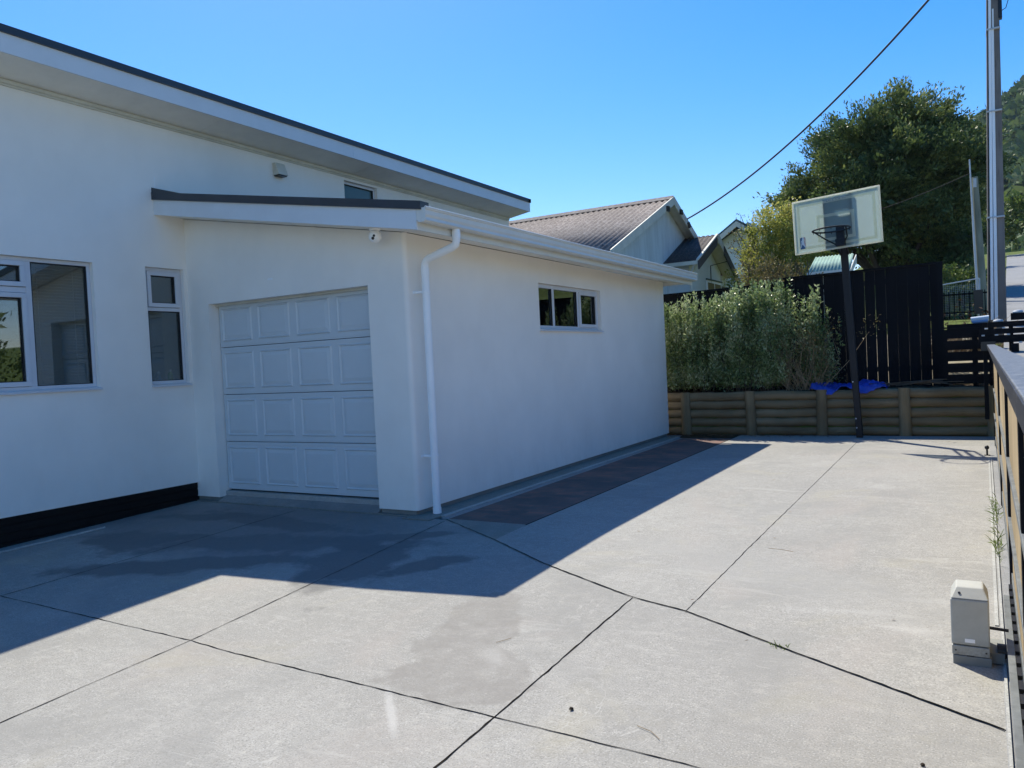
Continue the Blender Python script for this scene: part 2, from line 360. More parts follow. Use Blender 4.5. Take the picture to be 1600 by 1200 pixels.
# ------------------------------------------------------------------ mesh helpers
class MB:
    def __init__(s): s.v = []; s.f = []; s.mi = []; s.mats = []; s.cur = 0
    def face(s, pts):
        n = len(s.v); s.v += [tuple(p) for p in pts]; s.f.append(tuple(range(n, n + len(pts)))); s.mi.append(s.cur); return s
    def hexa(s, P):
        n = len(s.v); s.v += [tuple(p) for p in P]
        for q in ((0, 3, 2, 1), (4, 5, 6, 7), (0, 1, 5, 4), (1, 2, 6, 5), (2, 3, 7, 6), (3, 0, 4, 7)):
            s.f.append(tuple(n + i for i in q)); s.mi.append(s.cur)
        return s
    def box(s, x0, x1, y0, y1, z0, z1):
        return s.hexa([(x0, y0, z0), (x1, y0, z0), (x1, y1, z0), (x0, y1, z0), (x0, y0, z1), (x1, y0, z1), (x1, y1, z1), (x0, y1, z1)])
    def obox(s, c, ex, ey, ez, sx, sy, sz):
        c, ex, ey, ez = Vector(c), Vector(ex) * sx / 2, Vector(ey) * sy / 2, Vector(ez) * sz / 2
        return s.hexa([c - ex - ey - ez, c + ex - ey - ez, c + ex + ey - ez, c - ex + ey - ez, c - ex - ey + ez, c + ex - ey + ez, c + ex + ey + ez, c - ex + ey + ez])
    def prism(s, poly, axis, a, b):
        """poly: 2D outline; extruded along axis from a to b"""
        def P(p, t): return {'x': (t, p[0], p[1]), 'y': (p[0], t, p[1]), 'z': (p[0], p[1], t)}[axis]
        n = len(poly); k = len(s.v)
        s.v += [P(p, a) for p in poly] + [P(p, b) for p in poly]
        s.f.append(tuple(k + i for i in range(n))); s.f.append(tuple(k + n + i for i in reversed(range(n)))); s.mi += [s.cur] * 2
        for i in range(n):
            j = (i + 1) % n
            s.f.append((k + i, k + n + i, k + n + j, k + j)); s.mi.append(s.cur)
        return s
    def tube(s, pts, r, n=12, cap=True, rs=None):
        pts = [Vector(p) for p in pts]; k0 = len(s.v); prev = None
        for i, p in enumerate(pts):
            d = (pts[min(i + 1, len(pts) - 1)] - pts[max(i - 1, 0)]).normalized()
            if prev is None:
                u = d.orthogonal().normalized() if abs(d.z) > .9 else Vector((0, 0, 1)).cross(d).normalized()
            else:
                u = (prev - d * prev.dot(d)).normalized()
            prev = u; w = d.cross(u); rr = rs[i] if rs else r
            for j in range(n):
                a = 2 * math.pi * j / n
                s.v.append(tuple(p + (u * math.cos(a) + w * math.sin(a)) * rr))
        for i in range(len(pts) - 1):
            for j in range(n):
                a = k0 + i * n + j; b = k0 + i * n + (j + 1) % n
                s.f.append((a, b, b + n, a + n)); s.mi.append(s.cur)
        if cap:
            s.f.append(tuple(k0 + j for j in reversed(range(n)))); s.f.append(tuple(k0 + (len(pts) - 1) * n + j for j in range(n))); s.mi += [s.cur] * 2
        return s
    def lathe(s, c, axis, prof, n=24):
        """prof: list of (r, t) along axis"""
        c = Vector(c); d = Vector(axis).normalized(); u = d.orthogonal().normalized(); w = d.cross(u); k = len(s.v)
        for r, t in prof:
            for j in range(n):
                a = 2 * math.pi * j / n; s.v.append(tuple(c + d * t + (u * math.cos(a) + w * math.sin(a)) * r))
        for i in range(len(prof) - 1):
            for j in range(n):
                a = k + i * n + j; b = k + i * n + (j + 1) % n
                s.f.append((a, b, b + n, a + n)); s.mi.append(s.cur)
        s.f.append(tuple(k + j for j in reversed(range(n)))); s.f.append(tuple(k + (len(prof) - 1) * n + j for j in range(n))); s.mi += [s.cur] * 2
        return s
    def build(s, name, mat, parent=None, smooth=False, bevel=0.0, label=None, autosm=None):
        me = bpy.data.meshes.new(name); me.from_pydata(s.v, [], s.f)
        mats = mat if isinstance(mat, (list, tuple)) else [mat]
        for q in mats: me.materials.append(q)
        if len(mats) > 1: me.polygons.foreach_set('material_index', s.mi)
        if smooth: me.polygons.foreach_set('use_smooth', [True] * len(me.polygons))
        me.update()
        o = bpy.data.objects.new(name, me); COL.objects.link(o)
        if smooth:
            import bmesh
            bm = bmesh.new(); bm.from_mesh(me)
            for e in bm.edges:
                if len(e.link_faces) == 2 and e.calc_face_angle(0) > R(38): e.smooth = False
            bm.to_mesh(me); bm.free()
        if bevel:
            b = o.modifiers.new('bevel', 'BEVEL'); b.width = bevel; b.segments = 2; b.limit_method = 'ANGLE'; b.angle_limit = R(40)
        if parent is not None: o.parent = parent; o.matrix_parent_inverse = parent.matrix_world.inverted()
        if label: o['label'] = label
        return o

def thing(name, label, cat, loc=(0, 0, 0), group=None):
    o = bpy.data.objects.new(name, None); COL.objects.link(o); o.location = loc; o.empty_display_size = .2
    o.matrix_world = Matrix.Translation(loc)
    o['label'] = label; o['category'] = cat
    if group: o['group'] = group
    return o
def tag(o, label, cat, group=None, kind=None):
    o['label'] = label; o['category'] = cat
    if group: o['group'] = group
    if kind: o['kind'] = kind
    return o
def struct(o, label=None):
    o['kind'] = 'structure'
    return o

def quads_mesh(name, V, mat, parent=None, nv=4):
    """V: (N, nv, 3) array -> one mesh of N separate faces"""
    N = V.shape[0]
    me = bpy.data.meshes.new(name)
    me.vertices.add(N * nv); me.vertices.foreach_set('co', V.reshape(-1).astype(np.float32))
    me.loops.add(N * nv); me.loops.foreach_set('vertex_index', np.arange(N * nv, dtype=np.int32))
    me.polygons.add(N); me.polygons.foreach_set('loop_start', np.arange(0, N * nv, nv, dtype=np.int32))
    try: me.polygons.foreach_set('loop_total', np.full(N, nv, dtype=np.int32))
    except Exception: pass
    me.materials.append(mat); me.update(calc_edges=True); me.validate()
    o = bpy.data.objects.new(name, me); COL.objects.link(o)
    if parent is not None: o.parent = parent; o.matrix_parent_inverse = parent.matrix_world.inverted()
    return o
def gauss(m, k=3):
    return np.clip(rng.normal(0, 1, (m, k)), -1.7, 1.7)
def nrm(a): return a / (np.linalg.norm(a, axis=-1, keepdims=True) + 1e-9)
def leaves(P, D, L, W, jitter=.6, lv=.35):
    """rhombus leaves at P pointing along D"""
    n = len(P)
    D = nrm(D + rng.normal(0, jitter, (n, 3))); S = nrm(np.cross(D, rng.normal(0, 1, (n, 3))))
    l = (L * (1 + lv * rng.normal(0, 1, n)))[:, None].clip(L * .4, L * 2); w = l * W / L
    return np.stack([P, P + D * l * .5 + S * w * .5, P + D * l, P + D * l * .5 - S * w * .5], 1)
def grid_sheet(name, xs, ys, zf, mat, parent=None):
    X, Y = np.meshgrid(xs, ys); Z = zf(X, Y); nx, ny = len(xs), len(ys)
    V = np.stack([X, Y, Z], -1).reshape(-1, 3)
    F = [(j * nx + i, j * nx + i + 1, (j + 1) * nx + i + 1, (j + 1) * nx + i) for j in range(ny - 1) for i in range(nx - 1)]
    me = bpy.data.meshes.new(name); me.from_pydata(V.tolist(), [], F); me.materials.append(mat); me.update()
    o = bpy.data.objects.new(name, me); COL.objects.link(o); return o

# ------------------------------------------------------------------ ground
def hz(x, y):
    x = np.asarray(x, float); y = np.asarray(y, float)
    return -.03 * np.clip(6.5 - y, 0, 12) * np.clip((-1 - x) / 3, 0, 1)
def sm(x, a, b):
    t = np.clip((np.asarray(x, float) - a) / (b - a), 0, 1); return t * t * (3 - 2 * t)
def terr(x, y):
    x = np.asarray(x, float); y = np.asarray(y, float)
    street = np.clip(.115 * (y - 3), 0, 10)
    left_back = .80 + 1.2 * sm(y, 16.2, 22) + .05 * np.clip(y - 22, 0, 60)
    left_front = -.45 + 0 * x
    left = np.where(y > 15.02, left_back, left_front)
    t = sm(x, .45, 1.1)
    low = np.where(x > .42, street - .02, left)
    return np.where(y > 15.02, left * (1 - t) + street * t, np.where(x > .42, np.maximum(-.02, (street) * t - .02 * (1 - t)), left))
xs = np.unique(np.concatenate([np.linspace(-400, -40, 13), np.linspace(-40, -10, 16), np.arange(-10, 3, .5), [.40, .44, .6, .8, 1.1], np.linspace(3, 20, 12), np.linspace(20, 60, 9), np.linspace(80, 400, 10)]))
ys = np.unique(np.concatenate([np.linspace(-200, -20, 8), np.arange(-18, 14.9, 1.5), [14.98, 15.04, 15.4], np.arange(16, 30, 1.0), np.linspace(30, 100, 20), np.linspace(110, 500, 12)]))
g = grid_sheet('ground', xs, ys, terr, M['grass_ground']); struct(g)

# joints (world coordinates found on the sloping slab)
J = {'cross': [(-9.0, 3.27), (-6.816, 3.225), (-4.38, 3.18), (-1.923, 2.959), (-.94, 2.865), (.05, 2.78)],
     'left': [(-4.68, 6.44), (-4.38, 3.18), (-4.355, 2.018), (-4.33, .5), (-4.3, -1.5)],
     'mid': [(-1.978, 4.81), (-1.923, 2.959), (-1.913, 2.482), (-1.88, 1.2), (-1.85, -1.5)],
     'diag': [(-4.70, 6.50), (-3.75, 5.93), (-2.959, 5.388), (-1.978, 4.81), (-1.567, 4.656), (-.919, 4.245), (.09, 3.67)],
     'long': [(-1.557, 4.626), (-1.58, 9.0), (-1.607, 13.9)],
     'shade': [(-6.816, 3.225), (-6.795, 5.093), (-6.78, 6.4)],
     'rowy': [(-1.58, 10.6), (.15, 10.5)]}
xs = np.arange(-9.2, .12, .2); xs = np.append(xs, .105)
ys = np.append(np.arange(-3, 6.5, .25), [6.5])
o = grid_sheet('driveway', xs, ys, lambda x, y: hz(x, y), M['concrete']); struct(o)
# rear slab: its own pour beyond the diagonal joint, laid a little proud
def diag_y(x):
    d = J['diag']; return np.interp(x, [p[0] for p in d], [p[1] for p in d])
def slab(name, xa, xb, y1, mat, dz):
    us = np.linspace(0, 1, 24); V = []; F = []; xs = us
    ts = np.linspace(0, 1, 30)
    for t in ts:
        for u in us:
            x = xa + (xb - xa) * u; y0 = diag_y(x); y = y0 + (y1 - y0) * t; x = x + u * .0164 * (y - 3.7); V.append((x, y, float(hz(x, y)) + dz))
    n = len(xs)
    for j in range(len(ts) - 1):
        for i in range(n - 1): F.append((j * n + i, j * n + i + 1, (j + 1) * n + i + 1, (j + 1) * n + i))
    me = bpy.data.meshes.new(name); me.from_pydata(V, [], F); me.materials.append(mat); me.update()
    o = bpy.data.objects.new(name, me); COL.objects.link(o); return struct(o)
slab('parking_slab', -3.76, .10, 14.88, M['concrete_back'], .005)
o = grid_sheet('slab_apron', np.arange(-4.74, -3.70, .1), [5.8, 6.0, 6.2, 6.4, 6.5, 6.54], lambda x, y: hz(x, y) + .004, M['strip'])
for v in o.data.vertices:
    v.co.y = max(v.co.y, float(diag_y(v.co.x)) + .002)
struct(o)
b = MB().box(-3.77, -3.755, 6.52, 14.6, -.1, .006); struct(b.build('paving_joint', M['joint']))
b = MB().box(-4.70, -3.775, 6.53, 14.3, -.2, .003); struct(b.build('brick_paving_strip', M['brick']))
b = MB().box(-4.80, -4.703, 6.56, 14.3, -.2, .001); struct(b.build('drain_channel', M['path']))
b = MB()
ysn = np.linspace(6.62, 14.4, 90); jit = rng.normal(0, .006, 90)
for i in range(89): b.hexa([(-4.85, ysn[i], -.1), (-4.80 + jit[i], ysn[i], -.1), (-4.80 + jit[i + 1], ysn[i + 1], -.1), (-4.85, ysn[i + 1], -.1), (-4.85, ysn[i], .016), (-4.80 + jit[i], ysn[i], .012), (-4.80 + jit[i + 1], ysn[i + 1], .012), (-4.85, ysn[i + 1], .016)])
struct(b.build('kerb_lip', M['lip']))
b = MB().box(-5.2, -4.85, 6.4, 14.7, -.2, .010); struct(b.build('footing_strip', M['strip']))
b = MB().box(-8.66, -5.0, 6.505, 6.9, -.2, .012); struct(b.build('threshold_slab', M['strip']))
b = MB().box(-9.0, -.0, 14.885, 15.03, -.2, .004); struct(b.build('dirt_strip', M['soil']))
b = MB().box(-5.2, -3.7, 14.3, 14.884, -.2, .002); struct(b.build('paving_end', M['soil']))

def ribbon(pts, w, dz=.003, step=.06):
    b = MB(); P = [Vector((*p, 0)) for p in pts]; L = []
    for a, c in zip(P[:-1], P[1:]):
        n = max(1, int((c - a).length / step))
        L += [a.lerp(c, i / n) for i in range(n)]
    L.append(P[-1]); rows = []
    for i, p in enumerate(L):
        d = (L[min(i + 1, len(L) - 1)] - L[max(i - 1, 0)]).normalized(); s = Vector((-d.y, d.x, 0))
        ww = w * (1 + .45 * random.uniform(-1, 1)); off = s * random.uniform(-.003, .003)
        rows.append((p + off - s * ww / 2, p + off + s * ww / 2))
    for (a, c), (e, f) in zip(rows[:-1], rows[1:]):
        q = [a, c, f, e]; b.face([(v.x, v.y, float(hz(v.x, v.y)) + dz) for v in q])
    return b
for k, w in (('cross', .0065), ('left', .0065), ('mid', .0085), ('diag', .007), ('long', .0048), ('shade', .008)):
    struct(ribbon(J[k], w, .0075 if k in ('diag', 'long') else .003).build('control_joint', M['joint']))

# street and verge to the right of the gate
rx = np.linspace(.85, 7.5, 8); ry = np.linspace(-30, 76, 60)
rd = grid_sheet('road', rx, ry, lambda x, y: np.clip(.115 * (y - 3), 0, 10) + .05, M['asphalt'])
for v in rd.data.vertices: v.co.x += max(0, v.co.y - 8) * .0415 - .62 * float(sm(v.co.y, 6, 14))
struct(rd)
struct(grid_sheet('footpath', np.array([.40, .5, .8, 1.25]), np.linspace(-10, 14.4, 40), lambda x, y: np.clip(.02 * (y - 3), 0, 10) * 0 + .015 + np.clip(.115 * (y - 6), 0, 9) * sm(x, .5, 1.2), M['path']))

# ------------------------------------------------------------------ white house
house = thing('white_house', 'white plastered house with attached garage, dark edged roof and pale blue fascia', 'house', (-8.66, 6.55, 0))
XG, YG, XH = -5.10, 6.55, -8.66
def xwall(b, x, y0, y1, z0, z1, holes, t=.16):
    """wall slab whose outer face is x (facing +x), with rectangular holes (y0,y1,z0,z1)"""
    ysx = sorted(set([y0, y1] + [h[0] for h in holes] + [h[1] for h in holes]))
    zsx = sorted(set([z0, z1] + [h[2] for h in holes] + [h[3] for h in holes]))
    for i in range(len(ysx) - 1):
        for j in range(len(zsx) - 1):
            cy, cz = (ysx[i] + ysx[i + 1]) / 2, (zsx[j] + zsx[j + 1]) / 2
            if any(h[0] < cy < h[1] and h[2] < cz < h[3] for h in holes): continue
            for xx in (x, x - t): b.face([(xx, ysx[i], zsx[j]), (xx, ysx[i + 1], zsx[j]), (xx, ysx[i + 1], zsx[j + 1]), (xx, ysx[i], zsx[j + 1])])
    for (a, c, d, e) in list(holes) + [(y0, y1, z0, z1)]:
        b.face([(x, a, d), (x - t, a, d), (x - t, c, d), (x, c, d)]); b.face([(x, a, e), (x - t, a, e), (x - t, c, e), (x, c, e)])
        b.face([(x, a, d), (x - t, a, d), (x - t, a, e), (x, a, e)]); b.face([(x, c, d), (x - t, c, d), (x - t, c, e), (x, c, e)])
LW = (2.75, 5.30, 1.545, 2.985); SW = (5.965, 6.50, 1.535, 2.995); UW = (9.62, 10.44, 3.95, 4.70); GW = (9.50, 11.60, 2.045, 2.69)
b = MB(); xwall(b, XH, -2.0, 14.89, .24, 4.86, [LW, SW, UW]); b.build('house_wall', M['plaster'], house)
b = MB().prism([(-16, .2), (-8.83, .2), (-8.83, 4.75), (-16, 3.5)], 'y', 14.72, 14.889); b.build('end_wall', M['plaster'], house)
b = MB().box(-9.1, -8.70, -2.0, 6.55, -.5, .237); b.build('skirting', M['skirt'], house)
b = MB()
for k in range(5): b.box(-8.70, -8.688, -2.0, 6.56, -.20 + k * .09, -.12 + k * .09)
b.build('skirting_boards', M['skirt'], house)
# garage walls, rounded outer corner
b = MB(); xwall(b, XG, YG + .05, 14.66, .06, 3.03, [GW])
rc = .05; zt = lambda x: 3.03 + .173 * (XG - x)
for i in range(8):
    a0, a1 = -math.pi / 2 + math.pi / 2 * i / 8, -math.pi / 2 + math.pi / 2 * (i + 1) / 8
    p = [(XG - rc + rc * math.cos(a), YG + rc + rc * math.sin(a)) for a in (a0, a1)]
    b.face([(*p[0], .06), (*p[1], .06), (*p[1], 3.035), (*p[0], 3.035)])
DX0, DX1, DZ = -8.27, -5.635, 2.52
def fw(x0, x1, z0, z1f):
    b.face([(x0, YG, z0), (x1, YG, z0), (x1, YG, z1f(x1)), (x0, YG, z1f(x0))])
fw(-8.72, DX0, .06, zt); fw(DX1, XG - rc, .06, zt); fw(DX0, DX1, DZ, zt)
for x in (DX0, DX1): b.face([(x, YG, .06), (x, YG + .17, .06), (x, YG + .17, DZ), (x, YG, DZ)])
b.face([(DX0, YG, DZ), (DX1, YG, DZ), (DX1, YG + .17, DZ), (DX0, YG + .17, DZ)])
b.face([(-8.72, YG, .06), (DX0, YG, .06), (DX0, YG + .17, .06), (-8.72, YG + .17, .06)])
b.face([(DX1, YG, .06), (XG - rc, YG, .06), (XG - rc, YG + .17, .06), (DX1, YG + .17, .06)])
b.face([(-8.72, YG, .06), (-8.72, YG + .17, .06), (-8.72, YG + .17, .5), (-8.72, YG, .5)])
b.face([(XG, 14.66, .06), (XH, 14.66, .06), (XH, 14.66, zt(XH)), (XG, 14.66, 3.03)])
b.build('garage_wall', M['plaster'], house, smooth=True)
b = MB().box(-5.3, -5.125, 6.62, 14.62, -.3, .062).box(DX1 + .01, -5.14, 6.575, 6.9, -.3, .062).box(-8.70, DX0 - .01, 6.575, 6.9, -.3, .062)
b.build('foundation', M['motor_dark'], house)
# inside rooms (seen dimly through the glass)
b = MB()
for args in (((-12, 2.0), (-8.83, 6.9), .3, 3.4),):
    (xa, ya), (xb, yb), z0, z1 = args
    b.face([(xa, ya, z0), (xb, ya, z0), (xb, yb, z0), (xa, yb, z0)]); b.face([(xa, ya, z1), (xb, ya, z1), (xb, yb, z1), (xa, yb, z1)])
    b.face([(xa, ya, z0), (xa, yb, z0), (xa, yb, z1), (xa, ya, z1)])
    b.face([(xa, ya, z0), (xb, ya, z0), (xb, ya, z1), (xa, ya, z1)]); b.face([(xa, yb, z0), (xb, yb, z0), (xb, yb, z1), (xa, yb, z1)])
    b.face([(xa, 5.72, z0), (xb, 5.72, z0), (xb, 5.72, z1), (xa, 5.72, z1)])
    b.face([(xa, 5.78, z0), (xb, 5.78, z0), (xb, 5.78, z1), (xa, 5.78, z1)])
b.face([(-8.5, 6.75, 0), (-5.3, 6.75, 0), (-5.3, 14.6, 0), (-8.5, 14.6, 0)])
b.face([(-8.5, 6.75, 0), (-8.5, 14.6, 0), (-8.5, 14.6, 3.0), (-8.5, 6.75, 3.0)])
b.face([(-8.5, 14.6, 0), (-5.3, 14.6, 0), (-5.3, 14.6, 3.0), (-8.5, 14.6, 3.0)])
b.build('rooms', M['inside'], house)
tag(MB().box(-11.5, -10.5, 4.9, 5.6, .35, 2.2).box(-11.6, -10.4, 4.2, 4.88, .35, 1.4).build('cupboard', M['inside_dark'], bevel=.01), 'dark cupboard standing in the room behind the large window', 'cupboard')

def window(name_label, x, W, bars, sashes=(), rev=.055, fr=.045, glassmat='glass'):
    """bars: rect lists of frame bars (y0,y1,z0,z1); sashes: opening lights; panes between"""
    y0, y1, z0, z1 = W
    xo = x - rev; b = MB()
    b.box(xo - .06, xo, y0 + .002, y1 - .002, z1 - fr, z1 - .002).box(xo - .06, xo, y0 + .002, y1 - .002, z0 + .002, z0 + fr)
    b.box(xo - .06, xo, y0 + .002, y0 + fr, z0 + fr, z1 - fr).box(xo - .06, xo, y1 - fr, y1 - .002, z0 + fr, z1 - fr)
    for q in bars: b.box(xo - .06, xo - .001, *q)
    w = b.build('window', M['alu'], house, bevel=.004, label=name_label)
    for (a, c, d, e) in sashes:
        s = .05; k = MB()
        k.box(xo - .02, xo + .018, a, c, e - s, e).box(xo - .02, xo + .018, a, c, d, d + s).box(xo - .02, xo + .018, a, a + s, d + s, e - s).box(xo - .02, xo + .018, c - s, c, d + s, e - s)
        k.build('sash', M['alu'], w, bevel=.004)
    return w, xo
def pane(w, xo, q, mat='glass'):
    a, c, d, e = q
    MB().box(xo - .035, xo - .029, a, c, d, e).build('pane', M[mat], w)
    k = MB(); s = .009
    k.box(xo - .028, xo - .002, a, c, e - s, e).box(xo - .028, xo - .002, a, c, d, d + s).box(xo - .028, xo - .002, a, a + s, d + s, e - s).box(xo - .028, xo - .002, c - s, c, d + s, e - s)
    k.build('seal', M['seal'], w)
def sill(w, x, W):
    MB().hexa([(x - .05, W[0] - .01, W[2] - .02), (x + .035, W[0] - .01, W[2] - .03), (x + .035, W[1] + .01, W[2] - .03), (x - .05, W[1] + .01, W[2] - .02),
               (x - .05, W[0] - .01, W[2] + .006), (x + .035, W[0] - .01, W[2] - .008), (x + .035, W[1] + .01, W[2] - .008), (x - .05, W[1] + .01, W[2] + .006)]).build('sill', M['alu'], w)
y0, y1, z0, z1 = LW
w, xo = window('wide window with a tall fixed pane and opening panes', XH, LW, [(4.575, 4.635, z0 + .045, z1 - .045), (2.8, 4.575, 2.60, 2.66), (3.60, 3.66, z0 + .045, z1 - .045)],
               [(3.665, 4.57, 2.665, z1 - .048), (3.665, 4.57, z0 + .048, 2.595), (2.80, 3.595, 2.665, z1 - .048), (2.80, 3.595, z0 + .048, 2.595)])
pane(w, xo, (4.635, y1 - .045, z0 + .045, z1 - .045)); pane(w, xo, (3.715, 4.52, 2.715, z1 - .098)); pane(w, xo, (3.715, 4.52, z0 + .098, 2.545))
pane(w, xo, (2.85, 3.545, 2.715, z1 - .098)); pane(w, xo, (2.85, 3.545, z0 + .098, 2.545)); sill(w, XH, LW)
b = MB()
for k in range(40): b.box(-8.84, -8.815, 4.62, 5.28, 1.60 + k * .034, 1.603 + k * .034)
for yy in (4.75, 5.15): b.box(-8.83, -8.827, yy, yy + .006, 1.6, 2.97)
b.build('blind', M['blind'], w)
w, xo = window('narrow upright window with small top pane', XH, SW, [(SW[0] + .045, SW[1] - .045, 2.455, 2.50)], [(SW[0] + .047, SW[1] - .047, 2.505, SW[3] - .047)])
pane(w, xo, (SW[0] + .097, SW[1] - .097, 2.555, SW[3] - .097)); pane(w, xo, (SW[0] + .045, SW[1] - .045, SW[2] + .045, 2.455)); sill(w, XH, SW)
w, xo = window('long narrow window with three panes', XG, GW, [(10.0, 10.07, GW[2] + .045, GW[3] - .045), (10.83, 10.89, GW[2] + .045, GW[3] - .045)], [(10.892, GW[1] - .047, GW[2] + .047, GW[3] - .047)], fr=.056)
pane(w, xo, (GW[0] + .045, 10.0, GW[2] + .045, GW[3] - .045)); pane(w, xo, (10.07, 10.83, GW[2] + .045, GW[3] - .045)); pane(w, xo, (10.94, GW[1] - .097, GW[2] + .097, GW[3] - .097)); sill(w, XG, GW)
w, xo = window('small high window with obscure glass', XH, UW, []); pane(w, xo, (UW[0] + .045, UW[1] - .045, UW[2] + .045, UW[3] - .045), 'frost')

# garage door: four sections with pressed panels
def door_section(z0, z1):
    b = MB(); y = YG + .145
    b.box(DX0 + .012, DX1 - .002, y, y + .04, z0 + .004, z1 - .004)
    xsn = np.linspace(DX0 + .03, DX1 - .02, 5) if False else None
    # pressed panels on centres of .55 m
    px0 = DX0 + .085
    for k in range(4):
        a = px0 + k * .655 - .02; c = a + .545; d = z0 + .075; e = z1 - .062
        c = min(c, DX1 - .05)
        s = .028; h = .015
        # raised moulding ring, a groove, then a raised field
        O = [(a, d), (c, d), (c, e), (a, e)]
        I = [(a + s, d + s), (c - s, d + s), (c - s, e - s), (a + s, e - s)]
        F = [(a + 2.6 * s, d + 2.6 * s), (c - 2.6 * s, d + 2.6 * s), (c - 2.6 * s, e - 2.6 * s), (a + 2.6 * s, e - 2.6 * s)]
        yy = y - .0005
        for i in range(4):
            j = (i + 1) % 4
            b.face([(O[i][0], yy, O[i][1]), (O[j][0], yy, O[j][1]), ((O[j][0] + I[j][0]) / 2, yy - h, (O[j][1] + I[j][1]) / 2), ((O[i][0] + I[i][0]) / 2, yy - h, (O[i][1] + I[i][1]) / 2)])
            b.face([((O[i][0] + I[i][0]) / 2, yy - h, (O[i][1] + I[i][1]) / 2), ((O[j][0] + I[j][0]) / 2, yy - h, (O[j][1] + I[j][1]) / 2), (I[j][0], yy, I[j][1]), (I[i][0], yy, I[i][1])])
            b.face([(I[i][0], yy, I[i][1]), (I[j][0], yy, I[j][1]), (F[j][0], yy - h * .7, F[j][1]), (F[i][0], yy - h * .7, F[i][1])])
        b.face([(F[i][0], yy - h * .7, F[i][1]) for i in range(4)])
    for zz in (z0 + .03, z1 - .03): b.box(DX0 + .012, DX1 - .002, y - .004, y, zz - .006, zz + .006)
    return b
gd = MB().box(DX0 + .005, DX1 - .001, YG + .19, YG + .21, .10, DZ + .1).build('garage_door', M['seal'], house, label='pale grey blue sectional door of raised panels')
dz = [.145, .76, 1.362, 1.966, 2.519]
for z0, z1 in zip(dz[:-1], dz[1:]): door_section(z0, z1).build('door_section', M['door'], gd)
MB().box(DX0 + .004, DX1 - .004, YG + .10, YG + .19, .012, .128).build('door_sill', M['lip'], house)
MB().hexa([(DX0 + .003, YG - .03, 0), (DX1 - .003, YG - .03, 0), (DX1 - .003, YG + .099, 0), (DX0 + .003, YG + .099, 0), (DX0 + .003, YG - .03, .014), (DX1 - .003, YG - .03, .014), (DX1 - .003, YG + .099, .072), (DX0 + .003, YG + .099, .072)]).build('sill_ramp', M['concrete'], house)
MB().box(DX0 + .003, DX1 - .003, YG + .10, YG + .142, DZ - .028, DZ - .001).build('door_head_trim', M['cream'], house)

# garage roof: raking barge in front, fascia and gutter along the side
YB = 6.13; XF = -4.61; XO = -4.50; YE = 14.95
zb = lambda x: 2.946 + .173 * (XF - x)
gr_ = MB()
gr_.hexa([(XH, YB, zb(XH) + .20), (XF, YB, zb(XF) + .20), (XF, YE, zb(XF) + .20), (XH, YE, zb(XH) + .20), (XH, YB, zb(XH) + .24), (XF + .05, YB, zb(XF) + .232), (XF + .05, YE, zb(XF) + .232), (XH, YE, zb(XH) + .24)])
groof = gr_.build('garage_roof', M['roof_dark'], house)
b = MB().hexa([(XH, YB, zb(XH)), (XF, YB, zb(XF)), (XF, YB + .02, zb(XF)), (XH, YB + .02, zb(XH)), (XH, YB, zb(XH) + .20), (XF, YB, zb(XF) + .20), (XF, YB + .02, zb(XF) + .20), (XH, YB + .02, zb(XH) + .20)])
b.build('barge_board', M['fascia'], groof)
b = MB().hexa([(XH, YB - .022, zb(XH) + .185), (XF + .07, YB - .022, zb(XF) + .185), (XF + .07, YB + .12, zb(XF) + .185), (XH, YB + .12, zb(XH) + .185), (XH, YB - .022, zb(XH) + .275), (XF + .07, YB - .022, zb(XF) + .268), (XF + .07, YB + .12, zb(XF) + .268), (XH, YB + .12, zb(XH) + .275)])
b.prism([(XH, zb(XH) + .26), (XH + .62, zb(XH + .62) + .265), (XH, zb(XH) + .335)], 'y', YB - .015, YB + .35)
b.build('flashing', M['flash'], groof)
b = MB().hexa([(XF - .02, YB + .02, zb(XF)), (XF, YB + .02, zb(XF)), (XF, YE, zb(XF)), (XF - .02, YE, zb(XF)), (XF - .02, YB + .02, zb(XF) + .19), (XF, YB + .02, zb(XF) + .19), (XF, YE, zb(XF) + .19), (XF - .02, YE, zb(XF) + .19)])
b.box(XH, XF - .02, YE - .02, YE, 2.97, 3.14)
b.build('fascia', M['gutter'], groof)
# raking soffits: front strip and side strip
b = MB()
zs = lambda x: zb(x) + .006
b.hexa([(XH, YB + .02, zs(XH)), (XG, YB + .02, zs(XG)), (XG, YG + .01, zs(XG)), (XH, YG + .01, zs(XH)), (XH, YB + .02, zs(XH) + .012), (XG, YB + .02, zs(XG) + .012), (XG, YG + .01, zs(XG) + .012), (XH, YG + .01, zs(XH) + .012)])
b.hexa([(XG, YB + .02, zs(XG)), (XF - .02, YB + .02, zs(XF)), (XF - .02, YE - .02, zs(XF)), (XG, YE - .02, zs(XG)), (XG, YB + .02, zs(XG) + .012), (XF - .02, YB + .02, zs(XF) + .012), (XF - .02, YE - .02, zs(XF) + .012), (XG, YE - .02, zs(XG) + .012)])
b.build('soffit', M['soffit'], groof)
b = MB()
b.prism([(XF + .004, 3.135), (XF + .004, 3.035), (XF + .03, 3.012), (XO - .025, 3.012), (XO - .004, 3.03), (XO - .012, 3.06), (XO - .002, 3.085), (XO - .002, 3.128), (XO + .008, 3.135), (XO + .008, 3.150), (XO - .012, 3.150), (XO - .014, 3.10), (XO - .03, 3.03), (XF + .03, 3.03), (XF + .016, 3.135)], 'y', YB, YE)
b.prism([(XF + .006, 3.149), (XF + .006, 3.04), (XF + .03, 3.013), (XO - .02, 3.013), (XO + .004, 3.03), (XO + .004, 3.149)], 'y', YB - .006, YB + .001)
